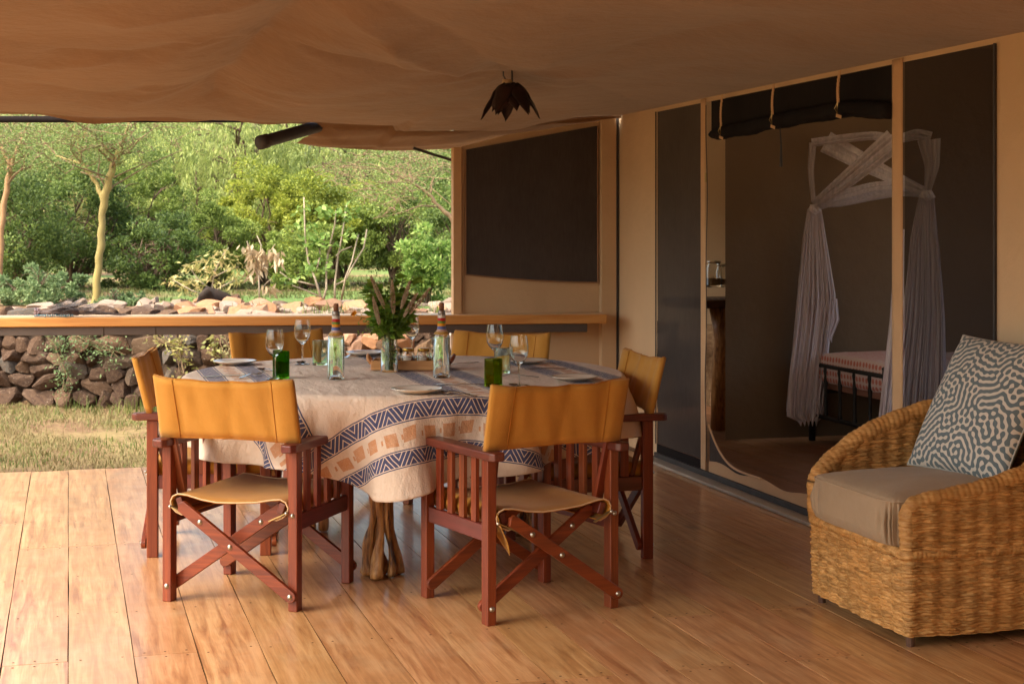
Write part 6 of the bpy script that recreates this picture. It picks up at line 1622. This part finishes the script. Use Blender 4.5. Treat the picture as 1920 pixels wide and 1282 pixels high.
stem_thing('candelabra_plant', 'young bare stemmed plant with tufts of large pale green leaves standing on the rocks', 'plant', 15.0,
  [[(605, 568, 8), (598, 545, 7), (590, 520, 6), (578, 490, 5), (572, 440, 4), (570, 370, 4)], [(605, 568, 7), (612, 540, 6), (612, 500, 5), (616, 470, 5), (628, 420, 4), (630, 395, 4)], [(628, 565, 7), (628, 530, 5), (634, 480, 5), (640, 450, 4), (650, 385, 4)],
   [(640, 562, 6), (648, 520, 5), (660, 490, 4), (668, 455, 4), (672, 440, 3)], [(628, 535, 5), (648, 525, 5), (664, 495, 4), (682, 465, 4), (688, 430, 4)], [(590, 535, 5), (570, 530, 4), (545, 525, 3), (525, 510, 3)], [(590, 522, 5), (600, 480, 4), (598, 450, 4)],
   [(630, 480, 4), (640, 470, 4), (660, 462, 3)], [(600, 556, 5), (575, 545, 4), (548, 535, 3)]],
  gs, [(596, 450, 3), (606, 462, 1), (584, 460, 1), (600, 498, 1), (592, 506, 1), (576, 512, 1), (540, 524, 1), (612, 396, 2), (640, 398, 1), (650, 402, 1), (571, 395, 1), (566, 420, 1), (655, 440, 1)], Lf['pale2'], .085, .5, 20, 51, spread=.055)
stem_thing('withered_plant', 'withered plant with hanging dry cream leaves beside the pale green sapling', 'plant', 14.7,
  [[(487, 572, 5), (486, 540, 4), (484, 500, 4), (490, 460, 3), (482, 442, 2)], [(485, 510, 3), (500, 480, 3), (516, 458, 2)], [(485, 520, 3), (470, 480, 3), (463, 452, 2)], [(487, 545, 3), (500, 530, 3), (508, 524, 2)]],
  gs, [(466, 462, 2), (472, 476, 2), (492, 470, 2), (494, 486, 2), (516, 472, 2), (520, 488, 1), (484, 500, 2), (505, 540, 2), (467, 515, 1), (478, 492, 1)], Lf['dead'], .10, .34, 13, 52, droop=1.6, spread=.035)
stem_thing('drooping_sapling', 'thin sapling with drooping narrow pale green leaves left of the withered plant', 'plant', 14.6,
  [[(392, 575, 6), (398, 540, 5), (402, 510, 4), (418, 478, 3), (428, 465, 2)], [(398, 545, 4), (372, 525, 3), (352, 496, 2)], [(396, 556, 4), (360, 545, 3), (330, 528, 2), (318, 522, 2)], [(400, 520, 3), (430, 505, 3), (448, 500, 2)], [(395, 550, 4), (420, 535, 3), (442, 525, 2)]],
  gs, [(360, 500, 2), (372, 495, 1), (385, 510, 2), (400, 500, 2), (420, 475, 2), (430, 490, 2), (445, 505, 1), (440, 525, 2), (330, 528, 2), (350, 535, 2), (370, 532, 2), (322, 524, 1), (410, 530, 2), (390, 485, 1)], Lf['pale'], .075, .3, 16, 53, droop=.7, spread=.05)
lb_ = MB().tube([P(366, 566, 14.4), P(376, 556, 14.4), P(388, 549, 14.4), P(402, 555, 14.5), P(418, 560, 14.55), P(436, 567, 14.6)], [.02, .05, .07, .045, .05, .02], 14)
lb_.v = [p+Vector((mnoise.noise(p*9), mnoise.noise(p*9+Vector((5, 0, 0))), mnoise.noise(p*9+Vector((0, 7, 0)))))*.06 for p in lb_.v]
lb_.build('x', pm('charred_wood', (.02, .014, .011), (.05, .03, .022), .9, scale=20, bump=.6), None, smooth=True)
lg = bpy.data.objects['x']; lg.name = 'dead_log'; tag(lg, 'dark charred log end lying on the rocks below the sapling', 'log')
# plants trailing down the wall
def trail(lab, pts, d, mat, seed, n, ls, lw=.4, sp=.05):
    base = P(pts[0][0], pts[0][1], d); t = thing('trailing_plant', lab, 'plant', tuple(base)); b = MB(); r = random.Random(seed); lp = []; ld = []
    q = [P(a, c_, d)-base for a, c_ in pts]
    for k in range(4): b.tube([p+Vector((r.gauss(0, sp*.6), r.gauss(0, .02), r.gauss(0, sp*.4))) for p in q], .004, 5)
    b.build('stems', palebark, t)
    for k in range(n):
        i = r.randrange(len(q)-1); p = q[i].lerp(q[i+1], r.random()); lp.append(tuple(p+Vector((r.gauss(0, sp), r.gauss(0, sp*.5), r.gauss(0, sp))))); ld.append((r.gauss(0, 1), r.gauss(0, 1)-.5, r.gauss(-.3, .6)))
    leafcloud('leaves', mat, t, lp, ld, ls, ls*lw, .05, seed)
wd_ = lambda px: wall_d((px-960)/F*13.2)-.12
trail('grey green plant trailing over the left part of the stone wall', [(95, 628), (110, 655), (122, 690), (118, 730)], wd_(110), Lf['sage'], 61, 420, .035)
trail('grey green plant spilling over the wall top right of the first trailing plant', [(130, 628), (160, 640), (190, 655), (215, 665)], wd_(170), Lf['sage'], 62, 460, .038, sp=.07)
trail('thin pale green creeper on the wall beside the left end chair', [(335, 628), (340, 660), (345, 695)], wd_(340), Lf['pale'], 63, 110, .05, .5)
trail('yellowish green sprig on the wall above the left plate', [(400, 628), (402, 650), (400, 668)], wd_(400), Lf['pale'], 64, 60, .055, .5, .03)
trail('pale green sprigs hanging over the wall top left of the far chair', [(290, 626), (310, 640), (330, 645)], wd_(310), Lf['pale'], 65, 90, .045, .4)
trail('olive sprig hanging by the back of the far left chair', [(425, 628), (428, 650), (430, 680)], wd_(425), Lf['olive'], 66, 160, .04)
